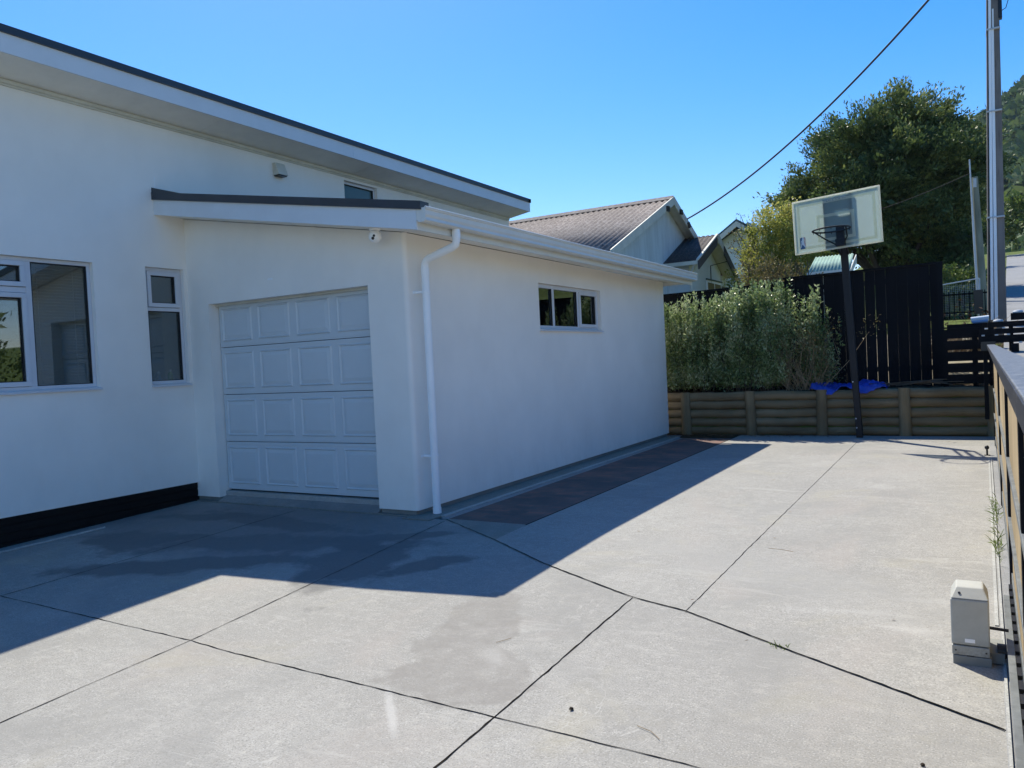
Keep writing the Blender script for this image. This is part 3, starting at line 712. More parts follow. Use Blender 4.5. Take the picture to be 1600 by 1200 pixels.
b.prism([(XF + .006, 3.149), (XF + .006, 3.04), (XF + .03, 3.013), (XO - .02, 3.013), (XO + .004, 3.03), (XO + .004, 3.149)], 'y', YE - .001, YE + .006)
gut = b.build('gutter', M['gutter'], groof)
MB().tube([(XO + .004, YB, 3.152), (XO + .004, YE, 3.152)], .011, 10).build('gutter_bead', M['gutter'], groof, smooth=True)
# downpipe with swan neck
PR = .042; pr = (-4.985, 6.735); po = (-4.56, 6.735)
b = MB()
path = [(po[0], po[1], 3.015), (po[0], po[1], 2.90), (po[0] - .012, po[1], 2.862), (po[0] - .05, po[1], 2.838), (pr[0] + .06, po[1], 2.752), (pr[0] + .015, po[1], 2.725), (pr[0], po[1], 2.68), (pr[0], po[1], 2.50), (pr[0], po[1], 1.5), (pr[0], po[1], .02)]
b.tube(path, PR, 20); b.tube([(pr[0], pr[1], .008), (pr[0], pr[1], .07)], PR + .006, 20); b.tube([(pr[0], pr[1], 2.58), (pr[0], pr[1], 2.65)], PR + .004, 20)
b.tube([(po[0], pr[1], 2.92), (po[0], pr[1], 3.0)], PR + .004, 20)
dp = b.build('downpipe', M['pvc'], house, smooth=True)
for zz in (2.40, .635):
    b = MB().tube([(pr[0], pr[1], zz - .012), (pr[0], pr[1], zz + .012)], PR + .005, 20).box(XG, pr[0] - .02, pr[1] - .012, pr[1] + .012, zz - .01, zz + .01).box(XG, XG + .006, pr[1] - .085, pr[1] - .01, zz - .014, zz + .014).box(XG, pr[0], pr[1] - .045, pr[1] - .035, zz - .012, zz + .012)
    b.build('bracket', M['pvc'], dp, smooth=True)

# main roof: its high edge faces the drive
XE = -8.15; EZ = lambda y: 4.918 - .004 * (y - 4.1); Y0E, Y1E = -2.0, 14.97
def strip(b, x0, x1, z0, z1, ya=Y0E, yb=Y1E, zi=0.0):
    b.hexa([(x0, ya, EZ(ya) + z0 + zi), (x1, ya, EZ(ya) + z0), (x1, yb, EZ(yb) + z0), (x0, yb, EZ(yb) + z0 + zi), (x0, ya, EZ(ya) + z1 + zi), (x1, ya, EZ(ya) + z1), (x1, yb, EZ(yb) + z1), (x0, yb, EZ(yb) + z1 + zi)])
b = MB(); strip(b, -16, XE - .02, .20, .24, zi=-1.2); mroof = b.build('main_roof', M['roof_dark'], house)
b = MB()
for ya, yb in ((-2, 3.4), (3.403, 9.3), (9.303, Y1E)): strip(b, XE - .022, XE, 0, .205, ya, yb)
b.hexa([(-16, Y1E - .02, EZ(Y1E) - 1.2), (XE - .022, Y1E - .02, EZ(Y1E)), (XE - .022, Y1E, EZ(Y1E)), (-16, Y1E, EZ(Y1E) - 1.2), (-16, Y1E - .02, EZ(Y1E) - 1.0), (XE - .022, Y1E - .02, EZ(Y1E) + .2), (XE - .022, Y1E, EZ(Y1E) + .2), (-16, Y1E, EZ(Y1E) - 1.0)])
b.build('fascia', M['fascia'], mroof)
b = MB(); strip(b, XE - .15, XE + .022, .195, .272); b.hexa([(-16, Y1E - .1, EZ(Y1E) - 1.0), (XE + .022, Y1E - .1, EZ(Y1E) + .195), (XE + .022, Y1E + .02, EZ(Y1E) + .195), (-16, Y1E + .02, EZ(Y1E) - 1.0), (-16, Y1E - .1, EZ(Y1E) - .93), (XE + .022, Y1E - .1, EZ(Y1E) + .27), (XE + .022, Y1E + .02, EZ(Y1E) + .27), (-16, Y1E + .02, EZ(Y1E) - .93)])
b.build('flashing', M['flash'], mroof)
b = MB()
for ya, yb in ((-2, 1.0), (1.004, 3.9), (3.904, 6.85), (6.854, 9.8), (9.804, 12.7), (12.704, Y1E - .02)): strip(b, XH, XE - .022, .004, .016, ya, yb, zi=-.085)
b.hexa([(-16, 14.88, EZ(15) - 1.19), (XH, 14.88, EZ(15) - .081), (XH, Y1E - .02, EZ(15) - .081), (-16, Y1E - .02, EZ(15) - 1.19), (-16, 14.88, EZ(15) - 1.17), (XH, 14.88, EZ(15) - .06), (XH, Y1E - .02, EZ(15) - .06), (-16, Y1E - .02, EZ(15) - 1.17)])
b.build('soffit', M['soffit'], mroof)
b = MB(); strip(b, XH + .002, XH + .03, -.125, -.085, yb=14.88); strip(b, XH + .002, XH + .016, -.15, -.125, yb=14.88); b.build('trim', M['cream'], mroof)
MB().box(XH, XH + .003, 6.165, 6.172, 3.95, 4.12).build('sealant_line', M['pvc'], house)
MB().box(-7.18, -7.10, YG - .004, YG, 2.725, 2.74).build('filler_mark', M['pvc'], house)
# things fixed to the house
t = thing('security_camera', 'white dome security camera under the garage eave beside the downpipe', 'camera', (-5.335, 6.36, 3.07))
cx, cy, cz = -5.335, 6.36, 3.0
b = MB().lathe((cx, cy, 3.078), (0, 0, -1), [(.055, 0), (.06, .006), (.058, .02), (.045, .024)], 28); b.build('mount', M['pvc'], t, smooth=True)
dr = Vector((.35, -1, -.32)).normalized()
prof = [(.068 * math.cos(a), .068 * math.sin(a)) for a in np.linspace(-1.45, 1.05, 12)]
b = MB().lathe((cx, cy, 2.995), dr, prof, 32); b.build('dome', M['pvc'], t, smooth=True)
fc = Vector((cx, cy, 2.995)) + dr * .059; sd = dr.cross(Vector((0, 0, 1))).normalized(); up = sd.cross(dr)
for s_, rr in ((.0, .017), (.0, .012)):
    pass
for off, rr in ((up * .016 - sd * .012, .013), (-up * .010 - sd * -.004, .016)):
    MB().lathe(fc + off - dr * .004, dr, [(rr, 0), (rr, .008), (rr * .6, .010)], 16).build('lens', M['black'], t, smooth=True)
t = thing('wall_vent', 'small cream hooded vent high on the white wall above the garage roof', 'vent', (XH, 8.2, 4.58))
b = MB().hexa([(XH, 8.11, 4.50), (XH + .13, 8.11, 4.50), (XH + .13, 8.29, 4.50), (XH, 8.29, 4.50), (XH, 8.11, 4.68), (XH + .06, 8.11, 4.68), (XH + .06, 8.29, 4.68), (XH, 8.29, 4.68)])
b.build('hood', M['cream'], t, bevel=.006); MB().box(XH + .01, XH + .115, 8.125, 8.275, 4.485, 4.499).build('grille', M['black'], t)
# bottles behind the narrow window
for i, (yy, hh, c, lab) in enumerate(((6.06, .17, (.55, .58, .6), 'pale tub at the left of the narrow window sill'), (6.2, .15, (.5, .52, .54), 'grey bottle in the middle of the narrow window sill'), (6.37, .17, (.10, .5, .12), 'green bottle with white cap behind the narrow window'))):
    t = thing('bottle', lab, 'bottle', (-8.86, yy, 1.55), 'bottles on the window sill')
    MB().lathe((-8.86, yy, 1.55), (0, 0, 1), [(.03, 0), (.032, .01), (.032, hh * .65), (.014, hh * .82), (.014, hh * .86)], 16).build('body', painted('bottle_plastic', c, .3), t, smooth=True)
    MB().lathe((-8.86, yy, 1.55 + hh * .86), (0, 0, 1), [(.017, 0), (.017, hh * .14)], 14).build('cap', M['pvc'], t, smooth=True)
MB().box(-9.0, -8.83, 5.95, 6.52, 1.515, 1.549).build('inner_sill', M['pvc'], house)
tag(MB().tube([(-8.46, 2.6, -.095), (-8.45, 3.6, -.075), (-8.42, 4.6, -.05), (-8.41, 5.1, -.035)], .012, 8).build('edging_strip', M['lip'], smooth=True), 'thin pale edging strip on the ground below the black skirting', 'edging')

# ------------------------------------------------------------------ retaining wall
rw = thing('retaining_wall', 'low retaining wall of weathered round logs and posts behind the parking slab', 'retaining wall', (-2.4, 14.95, 0))
posts = [-4.83, -3.57, -2.30, -.95, .36]
bounds = [-6.4] + posts + [.42]
def log(x0, x1, y, z, r, mat):
    b = MB(); n = 16; k = 18; w0 = random.uniform(0, 6); sag = random.uniform(-.012, .012)
    pts = [(x0 + (x1 - x0) * i / k, y + random.uniform(-.004, .004), z + .006 * math.sin(w0 + i * .5) + sag * (i / k - .5)) for i in range(k + 1)]
    b.tube(pts, r, n, rs=[r * random.uniform(.93, 1.02) for _ in pts]); return b
for j in range(5):
    for x0, x1 in zip(bounds[:-1], bounds[1:]):
        if x1 - x0 < .2: continue
        log(x0 - .02, x1 + .02, 15.04 + random.uniform(-.01, .01), .075 + j * .166, .088, M['logs']).build('log', M['logs'], rw, smooth=True)
for x in posts:
    l = random.uniform(-.015, .015)
    b = MB().tube([(x - l, 14.93, -.1), (x, 14.935, .4), (x + l, 14.945, .835)], .095, 16, rs=[.098, .093, .09]); b.build('post', M['logpost'], rw, smooth=True)
b = MB(); b.box(-9, .42, 15.10, 15.16, -.3, .78); b.build('backing', M['soil'], rw)
by = grid_sheet('back_yard', np.linspace(-3.2, .44, 12), np.linspace(16.0, 20.5, 14), lambda x, y: terr(x, y) + .03, M['dry_ground']); struct(by)
bed = grid_sheet('garden_bed', np.linspace(-7, .42, 60), np.linspace(15.08, 16.4, 14), lambda x, y: .81 + .02 * np.sin(x * 9) * np.cos(y * 11) + .015 * np.sin(x * 23 + y * 17), M['soil']); struct(bed)

# leaf litter at the wall foot
n = 900
P = np.stack([rng.uniform(-5.2, -2.0, n), 14.86 - np.abs(rng.normal(0, .16, n)), np.full(n, .012)], 1)
P2 = np.stack([rng.uniform(-4.7, .0, 24), rng.uniform(4, 14, 24), np.full(24, .014)], 1)
V = leaves(np.concatenate([P, P2]), np.tile([[1., 0, .05]], (n + 24, 1)) * rng.choice([-1, 1], (n + 24, 1)), .035, .016, .5)
V[:, :, 2] = .012 + np.abs(V[:, :, 2] - .012) * .3
tag(quads_mesh('leaf_litter', V, M['litter']), 'dry brown leaf litter scattered at the foot of the log wall', 'leaves', kind='stuff')

# ------------------------------------------------------------------ black fences
def paling_fence(name, lab, x0, x1, y, z0, zt0, zt1, slits, pitch=.165):
    t = thing(name, lab, 'fence', ((x0 + x1) / 2, y, z0))
    b = MB(); x = x0
    ns_ = 0
    while x < x1 - .01:
        ns_ += 1; w = pitch - slits[ns_ % len(slits)]; xe = min(x + w, x1)
        f0 = (x - x0) / (x1 - x0); zt_ = zt0 + (zt1 - zt0) * f0; dd = random.uniform(0, .004)
        zz = z0 - random.uniform(-.01, .02)
        b.hexa([(x, y + dd, zz), (xe, y + dd, zz), (xe, y + .02 + dd, zz), (x, y + .02 + dd, zz), (x, y + dd, zt_), (xe, y + dd, zt_), (xe, y + .02 + dd, zt_), (x, y + .02 + dd, zt_)])
        x += pitch
    b.build('paling_panel', M['blackwood'], t)
    b = MB().hexa([(x0 - .02, y - .03, zt0 + .002), (x1 + .02, y - .03, zt1 + .002), (x1 + .02, y + .10, zt1 + .002), (x0 - .02, y + .10, zt0 + .002), (x0 - .02, y - .03, zt0 + .035), (x1 + .02, y - .03, zt1 + .035), (x1 + .02, y + .10, zt1 + .035), (x0 - .02, y + .10, zt0 + .035)])
    b.build('cap_rail', M['blackwood_x'], t)
    for zr in (z0 + .3, (z0 + zt0) / 2 + .1, zt0 - .25): MB().box(x0, x1, y + .025, y + .07, zr, zr + .09).build('rail', M['blackwood_x'], t)
    for xp in np.arange(x0 + .05, x1 + .01, (x1 - x0 - .1) / max(1, round((x1 - x0) / 1.6))): MB().box(xp - .05, xp + .05, y + .07, y + .17, z0 - .2, zt0 - .03).build('post', M['blackwood'], t)
    return t
f1 = paling_fence('paling_fence', 'tall black vertical paling fence with light slits behind the basketball hoop', -3.03, -.345, 15.8, .80, 2.96, 2.99, [.0015, .005, .0015, .0015, .0065, .0015, .003, .0015, .005, .006, .0065, .0015, .0015], .178)
MB().box(-.43, -.335, 15.74, 15.8, .8, 3.0).build('end_board', M['blackwood'], f1)
f2 = paling_fence('paling_fence', 'lower black paling fence behind the leafy hedge', -9.0, -3.06, 15.86, .80, 2.80, 2.885, [.003], .165)
t = thing('slat_fence', 'low black horizontal slat fence at the right end of the log wall', 'fence', (0, 15.2, .85))
b = MB()
for k in range(5): b.box(-.34, .40, 15.18, 15.20, .87 + k * .193, .87 + k * .193 + .158)
b.build('slat_panel', M['blackwood_x'], t)
for xp in (-.32, .12, .36): MB().box(xp - .04, xp + .04, 15.205, 15.285, .75, 1.79).build('post', M['blackwood'], t)
MB().box(-.36, .42, 15.15, 15.25, 1.815, 1.84).build('cap_rail', M['blackwood_x'], t)

# the steel rails seen over the far end of the gate
t = thing('cantilever_gate', 'black double railed gate with bolted brackets across the far right corner', 'gate', (1.5, 14.7, .3))
for z0, z1, xl in ((1.54, 1.66, .17), (1.68, 1.765, .19), (1.79, 1.875, .30), (1.89, 2.0, .62)): MB().box(xl, 3.4, 14.66, 14.74, z0, z1).build('rail', M['blackwood_x'], t)
for xp in (.26, .62, .95, 1.6, 2.4): MB().box(xp - .03, xp + .03, 14.745, 14.80, .3, 1.87).build('upright', M['blackwood'], t)
for i, (xp, zz) in enumerate(((.235, 1.662), (.42, 1.662), (.58, 1.662), (.28, 1.77), (.52, 1.77), (.25, 1.53), (.74, 1.53))):
    MB().tube([(xp - .022, 14.66, zz + .004), (xp + .022, 14.66, zz + .004)], .012, 10).build('bolt', M['galv'], t, smooth=True)
MB().box(.20, .40, 14.63, 14.82, 1.42, 1.565).build('bracket', M['black'], t)
MB().tube([(.66, 14.60, .4), (.66, 14.60, 1.52)], .055, 16).build('roller_post', M['blackwood'], t, smooth=True)
for (xp, zz) in ((.45, 1.90), (.72, 2.03)):
    MB().lathe((xp, 14.78, zz), (0, 0, 1), [(.07, -.035), (.075, -.01), (.06, .012), (.02, .02)], 18).build('post_cap', M['galv'], t, smooth=True)

# ------------------------------------------------------------------ hedge
def shrub(name, lab, x0, x1, y, zt, ns, nl, mat, group=None, z0=.82, L=.05, W=.024, depth=.42, gaps=0.0):
    t = thing(name, lab, 'shrub', ((x0 + x1) / 2, y, z0), group)
    PP, DD = [], []; tw = MB()
    cx = (x0 + x1) / 2; hw = (x1 - x0) / 2
    for i in range(ns):
        a = rng.uniform(0, 2 * math.pi); r = math.sqrt(rng.uniform(0, 1))
        tx = cx + hw * 1.05 * r * math.cos(a); ty = y + depth * r * math.sin(a)
        h = zt - .34 * r * r - abs(rng.normal(0, .20)) + .05 * math.sin(tx * 9 + zt * 40); low = rng.uniform(0, 1) < .5; tx += rng.normal(0, .10); ty += -.12 * rng.uniform(0, 1) ** 2
        if low: h = z0 + rng.uniform(.25, 1) * (h - z0)
        h += .16 * rng.uniform(0, 1) if (not low and rng.uniform(0, 1) < .22) else 0
        b0 = np.array([cx + (tx - cx) * .55, y + (ty - y) * .5, z0 if not low else z0 + .1])
        out = np.array([math.cos(a) * .15, math.sin(a) * .15 - .05, 1.0])
        top = np.array([tx, ty, h]); ctl = np.array([tx + (tx - cx) * .12, ty, z0 + (h - z0) * .45])
        tt = rng.uniform(.04, 1, nl) ** .85
        c = ((1 - tt) ** 2)[:, None] * b0 + (2 * tt * (1 - tt))[:, None] * ctl + (tt ** 2)[:, None] * top
        spread = .07 * (1.12 - tt)[:, None]; lead = rng.uniform(0, 1) < .14
        PP.append(c + rng.normal(0, 1, (nl, 3)) * spread * [1, 1, .6]); DD.append(np.tile(out, (nl, 1)) + rng.normal(0, .5, (nl, 3)))
        if i % 4 == 0: tw.tube([tuple(b0), tuple((b0 + ctl * 2 + top) / 4), tuple(top)], .006, 5, rs=[.009, .006, .002], cap=False)
    quads_mesh('foliage', leaves(np.concatenate(PP), np.concatenate(DD), L, W, .55), mat, t)
    tw.build('stems', M['hedge_twig'], t)
    return t
G = 'shrubs of the silvery hedge on the retaining wall'
shrub('hedge_shrub', 'pale green hedge shrub partly hidden by the garage corner', -5.75, -4.75, 15.42, 2.72, 150, 150, M['leaf_hedge'], G)
shrub('hedge_shrub', 'rounded silvery hedge shrub second from the garage corner', -5.0, -4.15, 15.38, 2.84, 170, 150, M['leaf_hedge'], G)
shrub('hedge_shrub', 'bushy silvery hedge shrub in the middle of the hedge', -4.35, -3.45, 15.38, 2.93, 190, 150, M['leaf_hedge'], G)
shrub('hedge_shrub', 'tallest hedge shrub reaching above the black fence end', -3.65, -2.86, 15.38, 3.04, 180, 150, M['leaf_hedge'], G)
shrub('hedge_shrub', 'slim upright hedge shrub standing apart against the tall black fence', -2.62, -2.34, 15.42, 2.90, 44, 150, M['leaf_hedge'], G, depth=.2)
shrub('hedge_shrub', 'sparse rightmost hedge sprigs low against the tall black fence', -2.45, -2.12, 15.42, 2.40, 16, 110, M['leaf_hedge'], G, depth=.15)
t = thing('dead_shrub', 'half dead brown shrub with bare twigs at the right of the hedge', 'shrub', (-2.65, 15.25, .82))
tw = MB(); PP = []; DD = []
for i in range(70):
    x = rng.uniform(-2.95, -2.32); h = rng.uniform(1.15, 1.95); x2 = x + rng.normal(0, .24); yb = rng.uniform(15.1, 15.4)
    mx_ = (x + x2) / 2 + rng.normal(0, .14)
    tw.tube([(x, yb, .82), (mx_, yb - .05, .82 + (h - .82) * .5), (x2, yb - rng.uniform(0, .2), h)], .004, 4, rs=[.007, .005, .002], cap=False)
    k = 38; PP.append(np.array([x2, yb - .06, h]) + rng.normal(0, 1, (k, 3)) * [.10, .09, .16]); DD.append(rng.normal(0, 1, (k, 3)) + [0, 0, .8])
tw.build('twigs', M['dry_twig'], t); quads_mesh('dry_leaves', leaves(np.concatenate(PP), np.concatenate(DD), .05, .014, .5), M['leaf_olive'], t)

# ------------------------------------------------------------------ tarpaulin
nx, ny = 60, 22
def tz(x, y):
    u = (x + 2.5) / 1.35
    z = .855 + .06 * np.exp(-((x + 2.38) ** 2) / .02) + .02 * np.sin(x * 11 + y * 9) + .018 * np.sin(x * 23 - y * 17) + .04 * np.exp(-((x + 1.55) ** 2) / .04) + .008 * np.sin(x * 55 + y * 30)
    z = np.where(y < 15.0, z - (15.0 - y) * 1.2, z) + (y - 15.1) * .12
    return z
X, Y = np.meshgrid(np.linspace(-2.5, -1.22, nx), np.linspace(14.95, 15.45, ny))
Yw = Y + .05 * np.sin(X * 9) * (15.45 - Y) / .5
Z = tz(X, Yw) + .02; Z[:, -1] -= .06; Z[:, 0] -= .05
V = np.stack([X, Yw, Z], -1).reshape(-1, 3); F = [(j * nx + i, j * nx + i + 1, (j + 1) * nx + i + 1, (j + 1) * nx + i) for j in range(ny - 1) for i in range(nx - 1)]
me = bpy.data.meshes.new('tarpaulin'); me.from_pydata(V.tolist(), [], F); me.materials.append(M['tarp']); me.polygons.foreach_set('use_smooth', [True] * len(F)); me.update()
o = bpy.data.objects.new('tarpaulin', me); COL.objects.link(o); so = o.modifiers.new('s', 'SOLIDIFY'); so.thickness = .004
tag(o, 'crumpled bright blue tarpaulin lying on top of the log wall', 'tarpaulin')
t = thing('fallen_branches', 'bundle of thin dry branches lying on the log wall right of the tarpaulin', 'branches', (-.9, 15.2, .85)); b = MB()
for i in range(14):
    x = rng.uniform(-1.6, -.9); b.tube([(x, 15.05 + rng.uniform(0, .25), .86 + rng.uniform(0, .05)), (x + .5, 15.1 + rng.uniform(0, .2), .90 + rng.uniform(0, .06)), (x + rng.uniform(.7, 1.0), 15.1 + rng.uniform(0, .2), .86 + rng.uniform(0, .09))], .008, 5, cap=False)
b.build('branch', M['hedge_twig'], t)

# ------------------------------------------------------------------ basketball hoop
hp = thing('basketball_hoop', 'pole mounted basketball hoop with faded clear backboard leaning in front of log wall', 'basketball hoop', (-1.64, 14.6, 0))
lean = -.045
def LP(z, dx=0, dy=0): return (-1.64 + lean * z + dx, 14.6 - .004 * z + dy, z)
M['poleblack'] = painted('pole_black_enamel', (.003, .004, .007), .6, .25, .05, 6)
b = MB(); zz_ = [0, .84]; q = .066
def sq(b, z0, z1, q, dx=0, dy=0):
    c0, c1 = LP(z0, dx, dy), LP(z1, dx, dy)
    b.hexa([(c0[0] - q, c0[1] - q, z0), (c0[0] + q, c0[1] - q, z0), (c0[0] + q, c0[1] + q, z0), (c0[0] - q, c0[1] + q, z0), (c1[0] - q, c1[1] - q, z1), (c1[0] + q, c1[1] - q, z1), (c1[0] + q, c1[1] + q, z1), (c1[0] - q, c1[1] + q, z1)])
sq(b, 0, 1.02, .052); b.build('pole_foot', M['poleblack'], hp, bevel=.012)
b = MB(); sq(b, 1.0, 3.55, .057); b.build('pole', M['poleblack'], hp, bevel=.012)
for zb_ in (.18, .34, .98):
    c0 = LP(zb_); MB().tube([(c0[0] - .03, c0[1] - .06, zb_), (c0[0] - .03, c0[1] - .078, zb_)], .012, 8).build('bolt', M['galv'], hp, smooth=True)
Bc = Vector((-1.81, 13.895, 3.676)); yaw, roll = -.188, .030
ex = Vector((math.cos(yaw) * math.cos(roll), math.sin(yaw) * math.cos(roll), math.sin(roll)))
ez = Vector((-math.cos(yaw) * math.sin(roll), -math.sin(yaw) * math.sin(roll), math.cos(roll)))
en = ex.cross(ez)        # towards the player (-y)
if en.y > 0: en = -en
BW, BH = 1.413, .908
m = Mat('polycarbonate_board', (.50, .55, .52), .35)
m.setcol(m.ramp(m.noise(3.5, 5, .6), [(.35, (.50, .55, .53)), (.7, (.60, .63, .60))]))
tr = m.nt.nodes.new('ShaderNodeBsdfTranslucent'); tr.inputs[0].default_value = (.70, .78, .73, 1)
tp = m.nt.nodes.new('ShaderNodeBsdfTransparent'); tp.inputs[0].default_value = (.9, .97, .93, 1)
mx1 = m.nt.nodes.new('ShaderNodeMixShader'); mx1.inputs[0].default_value = .70
mx2 = m.nt.nodes.new('ShaderNodeMixShader'); mx2.inputs[0].default_value = .42
m.link(m.b.outputs[0], mx1.inputs[1]); m.link(tr.outputs[0], mx1.inputs[2]); m.link(mx1.outputs[0], mx2.inputs[1]); m.link(tp.outputs[0], mx2.inputs[2])
m.link(mx2.outputs[0], m.nt.nodes['Material Output'].inputs[0]); M['board'] = m.m
M['boardframe'] = painted('board_frame', (.62, .63, .60), .5, .08, .05, 6)
M['boardline'] = painted('board_white_line', (.62, .64, .56), .6, .12, .05, 8)
for nm_ in ('boardframe', 'boardline'):
    mt_ = M[nm_]; nt_ = mt_.node_tree; pb_ = nt_.nodes['Principled BSDF']; tl_ = nt_.nodes.new('ShaderNodeBsdfTranslucent'); tl_.inputs[0].default_value = (1.0, .98, .84, 1)
    mz_ = nt_.nodes.new('ShaderNodeMixShader'); mz_.inputs[0].default_value = .62; nt_.links.new(pb_.outputs[0], mz_.inputs[1]); nt_.links.new(tl_.outputs[0], mz_.inputs[2]); nt_.links.new(mz_.outputs[0], nt_.nodes['Material Output'].inputs[0])
def bp(u, v, n=0): return Bc + ex * u + ez * v + en * n
def bquad(mb, u0, u1, v0, v1, n0, n1):
    mb.hexa([bp(u0, v0, n0), bp(u1, v0, n0), bp(u1, v0, n1), bp(u0, v0, n1), bp(u0, v1, n0), bp(u1, v1, n0), bp(u1, v1, n1), bp(u0, v1, n1)])
b = MB(); bquad(b, -BW / 2 + .02, BW / 2 - .02, -BH / 2 + .02, BH / 2 - .02, -.004, .004); bb = b.build('backboard', M['board'], hp)
b = MB(); s = .028
bquad(b, -BW / 2, BW / 2, BH / 2 - s, BH / 2, -.02, .012); bquad(b, -BW / 2, BW / 2, -BH / 2, -BH / 2 + s, -.02, .012)
bquad(b, -BW / 2, -BW / 2 + s, -BH / 2 + s, BH / 2 - s, -.02, .012); bquad(b, BW / 2 - s, BW / 2, -BH / 2 + s, BH / 2 - s, -.02, .012); b.build('frame', M['boardframe'], bb)
b = MB()
def lrect(u0, u1, v0, v1, w, n0=.0045, n1=.006):
    bquad(b, u0, u1, v1 - w, v1, n0, n1); bquad(b, u0, u1, v0, v0 + w, n0, n1); bquad(b, u0, u0 + w, v0 + w, v1 - w, n0, n1); bquad(b, u1 - w, u1, v0 + w, v1 - w, n0, n1)
lrect(-BW / 2 + .075, BW / 2 - .075, -BH / 2 + .07, BH / 2 - .075, .045)
lrect(-.31, .30, -BH / 2 + .155, .15, .05)
b.build('target_lines', M['boardline'], bb)
# steel behind the board
b = MB()
bquad(b, -.20, -.155, -BH / 2 + .03, BH / 2 - .06, -.05, -.0055); bquad(b, .225, .27, -BH / 2 + .16, BH / 2 - .03, -.05, -.0055)
b.build('support_bar', M['poleblack'], hp)
b = MB()
bquad(b, -.155, .225, .19, .40, -.030, -.007); bquad(b, -.155, .0, .09, .19, -.030, -.007); bquad(b, -.155, .225, .02, .09, -.030, -.007); bquad(b, -.155, .225, -.06, .02, -.030, -.007); bquad(b, -.155, -.03, -.13, -.06, -.030, -.007); bquad(b, .12, .225, -.13, -.06, -.030, -.007); bquad(b, -.155, .225, -.42, -.13, -.030, -.007)
b.build('support_plate', painted('support_steel', (.20, .25, .30), .6), hp)
b = MB()
Pt = Vector(LP(3.42))
for sx_ in (-.06, .06):
    for (v, zt_) in ((.05, 3.5), (-.30, 3.2)):
        A = bp(.03 + sx_, v, -.05); Bq = Vector(LP(zt_, sx_)); b.tube([A, Bq], .022, 8)
b.build('arm', M['poleblack'], hp)
b = MB(); bquad(b, .0, .13, -.37, -.10, .012, .045); bquad(b, -.01, .14, -.42, -.30, .012, .075); b.build('rim_bracket', M['poleblack'], hp, bevel=.006)
# rim, tilted with the board
rcn = bp(.035, -.175, .36); rr_ = .285
b = MB(); ring = [rcn + ex * math.cos(a) * rr_ + en * math.sin(a) * rr_ for a in np.linspace(0, 2 * math.pi, 49)]
b.tube(ring, .014, 8, cap=False)
rim = b.build('rim', M['poleblack'], hp, smooth=True)
b = MB()
for sg in (-1, 1):
    b.tube([rcn + ex * sg * .26 + en * .10, bp(.055 + sg * .17, -.30, .20), bp(.055 + sg * .06, -.39, .05)], .012, 8)
b.build('brace', M['poleblack'], rim, smooth=True)
for k in range(10):
    a = 2 * math.pi * k / 10; p = rcn + ex * math.cos(a) * rr_ + en * math.sin(a) * rr_; MB().tube([p, p - Vector((0, 0, .035))], .006, 6).build('net_hook', M['poleblack'], rim)
# small emblem, low left on the board: blue and red field with white figure
def flat(name, polys, mat, n=.007):
    b = MB()
    for poly in polys:
        b.face([bp(u, v, n) for u, v in poly])
    return b.build(name, mat, bb)
eu, ev = -.565, -.27
flat('emblem_blue', [[(eu - .045, ev - .10), (eu + .005, ev - .10), (eu + .045, ev - .095), (eu + .02, ev - .03), (eu - .01, ev + .02), (eu - .012, ev + .06), (eu + .0, ev + .10), (eu - .03, ev + .10), (eu - .045, ev + .085)]], painted('emblem_blue', (.05, .12, .22), .5))
flat('emblem_red', [[(eu + .012, ev + .10), (eu + .035, ev + .10), (eu + .048, ev + .085), (eu + .048, ev - .085), (eu + .035, ev - .05), (eu + .02, ev + .0), (eu + .03, ev + .05)]], painted('emblem_red', (.50, .30, .29), .5))
flat('emblem_figure', [[(eu - .03, ev + .03), (eu - .012, ev + .055), (eu - .002, ev + .095), (eu + .014, ev + .10), (eu + .022, ev + .07), (eu + .016, ev + .04), (eu + .026, ev + .0), (eu + .03, ev - .03), (eu + .046, ev - .07), (eu + .036, ev - .08), (eu + .01, ev - .04), (eu - .012, ev - .02), (eu - .03, ev - .075), (eu - .042, ev - .08), (eu - .03, ev - .02), (eu - .02, ev + .01)]], painted('emblem_white', (.68, .72, .72), .5), .0085)
def text(body, loc, size, right, upv, mat, parent, name):
    cu = bpy.data.curves.new(name, 'FONT'); cu.body = body; cu.size = size; cu.align_x = 'CENTER'; cu.align_y = 'CENTER'; cu.extrude = .0006
    o = bpy.data.objects.new(name, cu); COL.objects.link(o)
    nn = Vector(right).cross(Vector(upv)).normalized(); mw = Matrix((Vector(right), Vector(upv), nn)).transposed().to_4x4(); mw.translation = Vector(loc)
    dg = bpy.context.evaluated_depsgraph_get(); me = bpy.data.meshes.new_from_object(o.evaluated_get(dg)); bpy.data.objects.remove(o)
    o = bpy.data.objects.new(name, me); COL.objects.link(o); me.materials.clear(); me.materials.append(mat)
    o.matrix_world = mw; o.parent = parent; o.matrix_parent_inverse = parent.matrix_world.inverted(); return o
text('LIFETIME', bp(.02, BH / 2 - .075, .0085), .085, ex, ez, painted('faded_print', (.36, .40, .40), .6), bb, 'lettering')

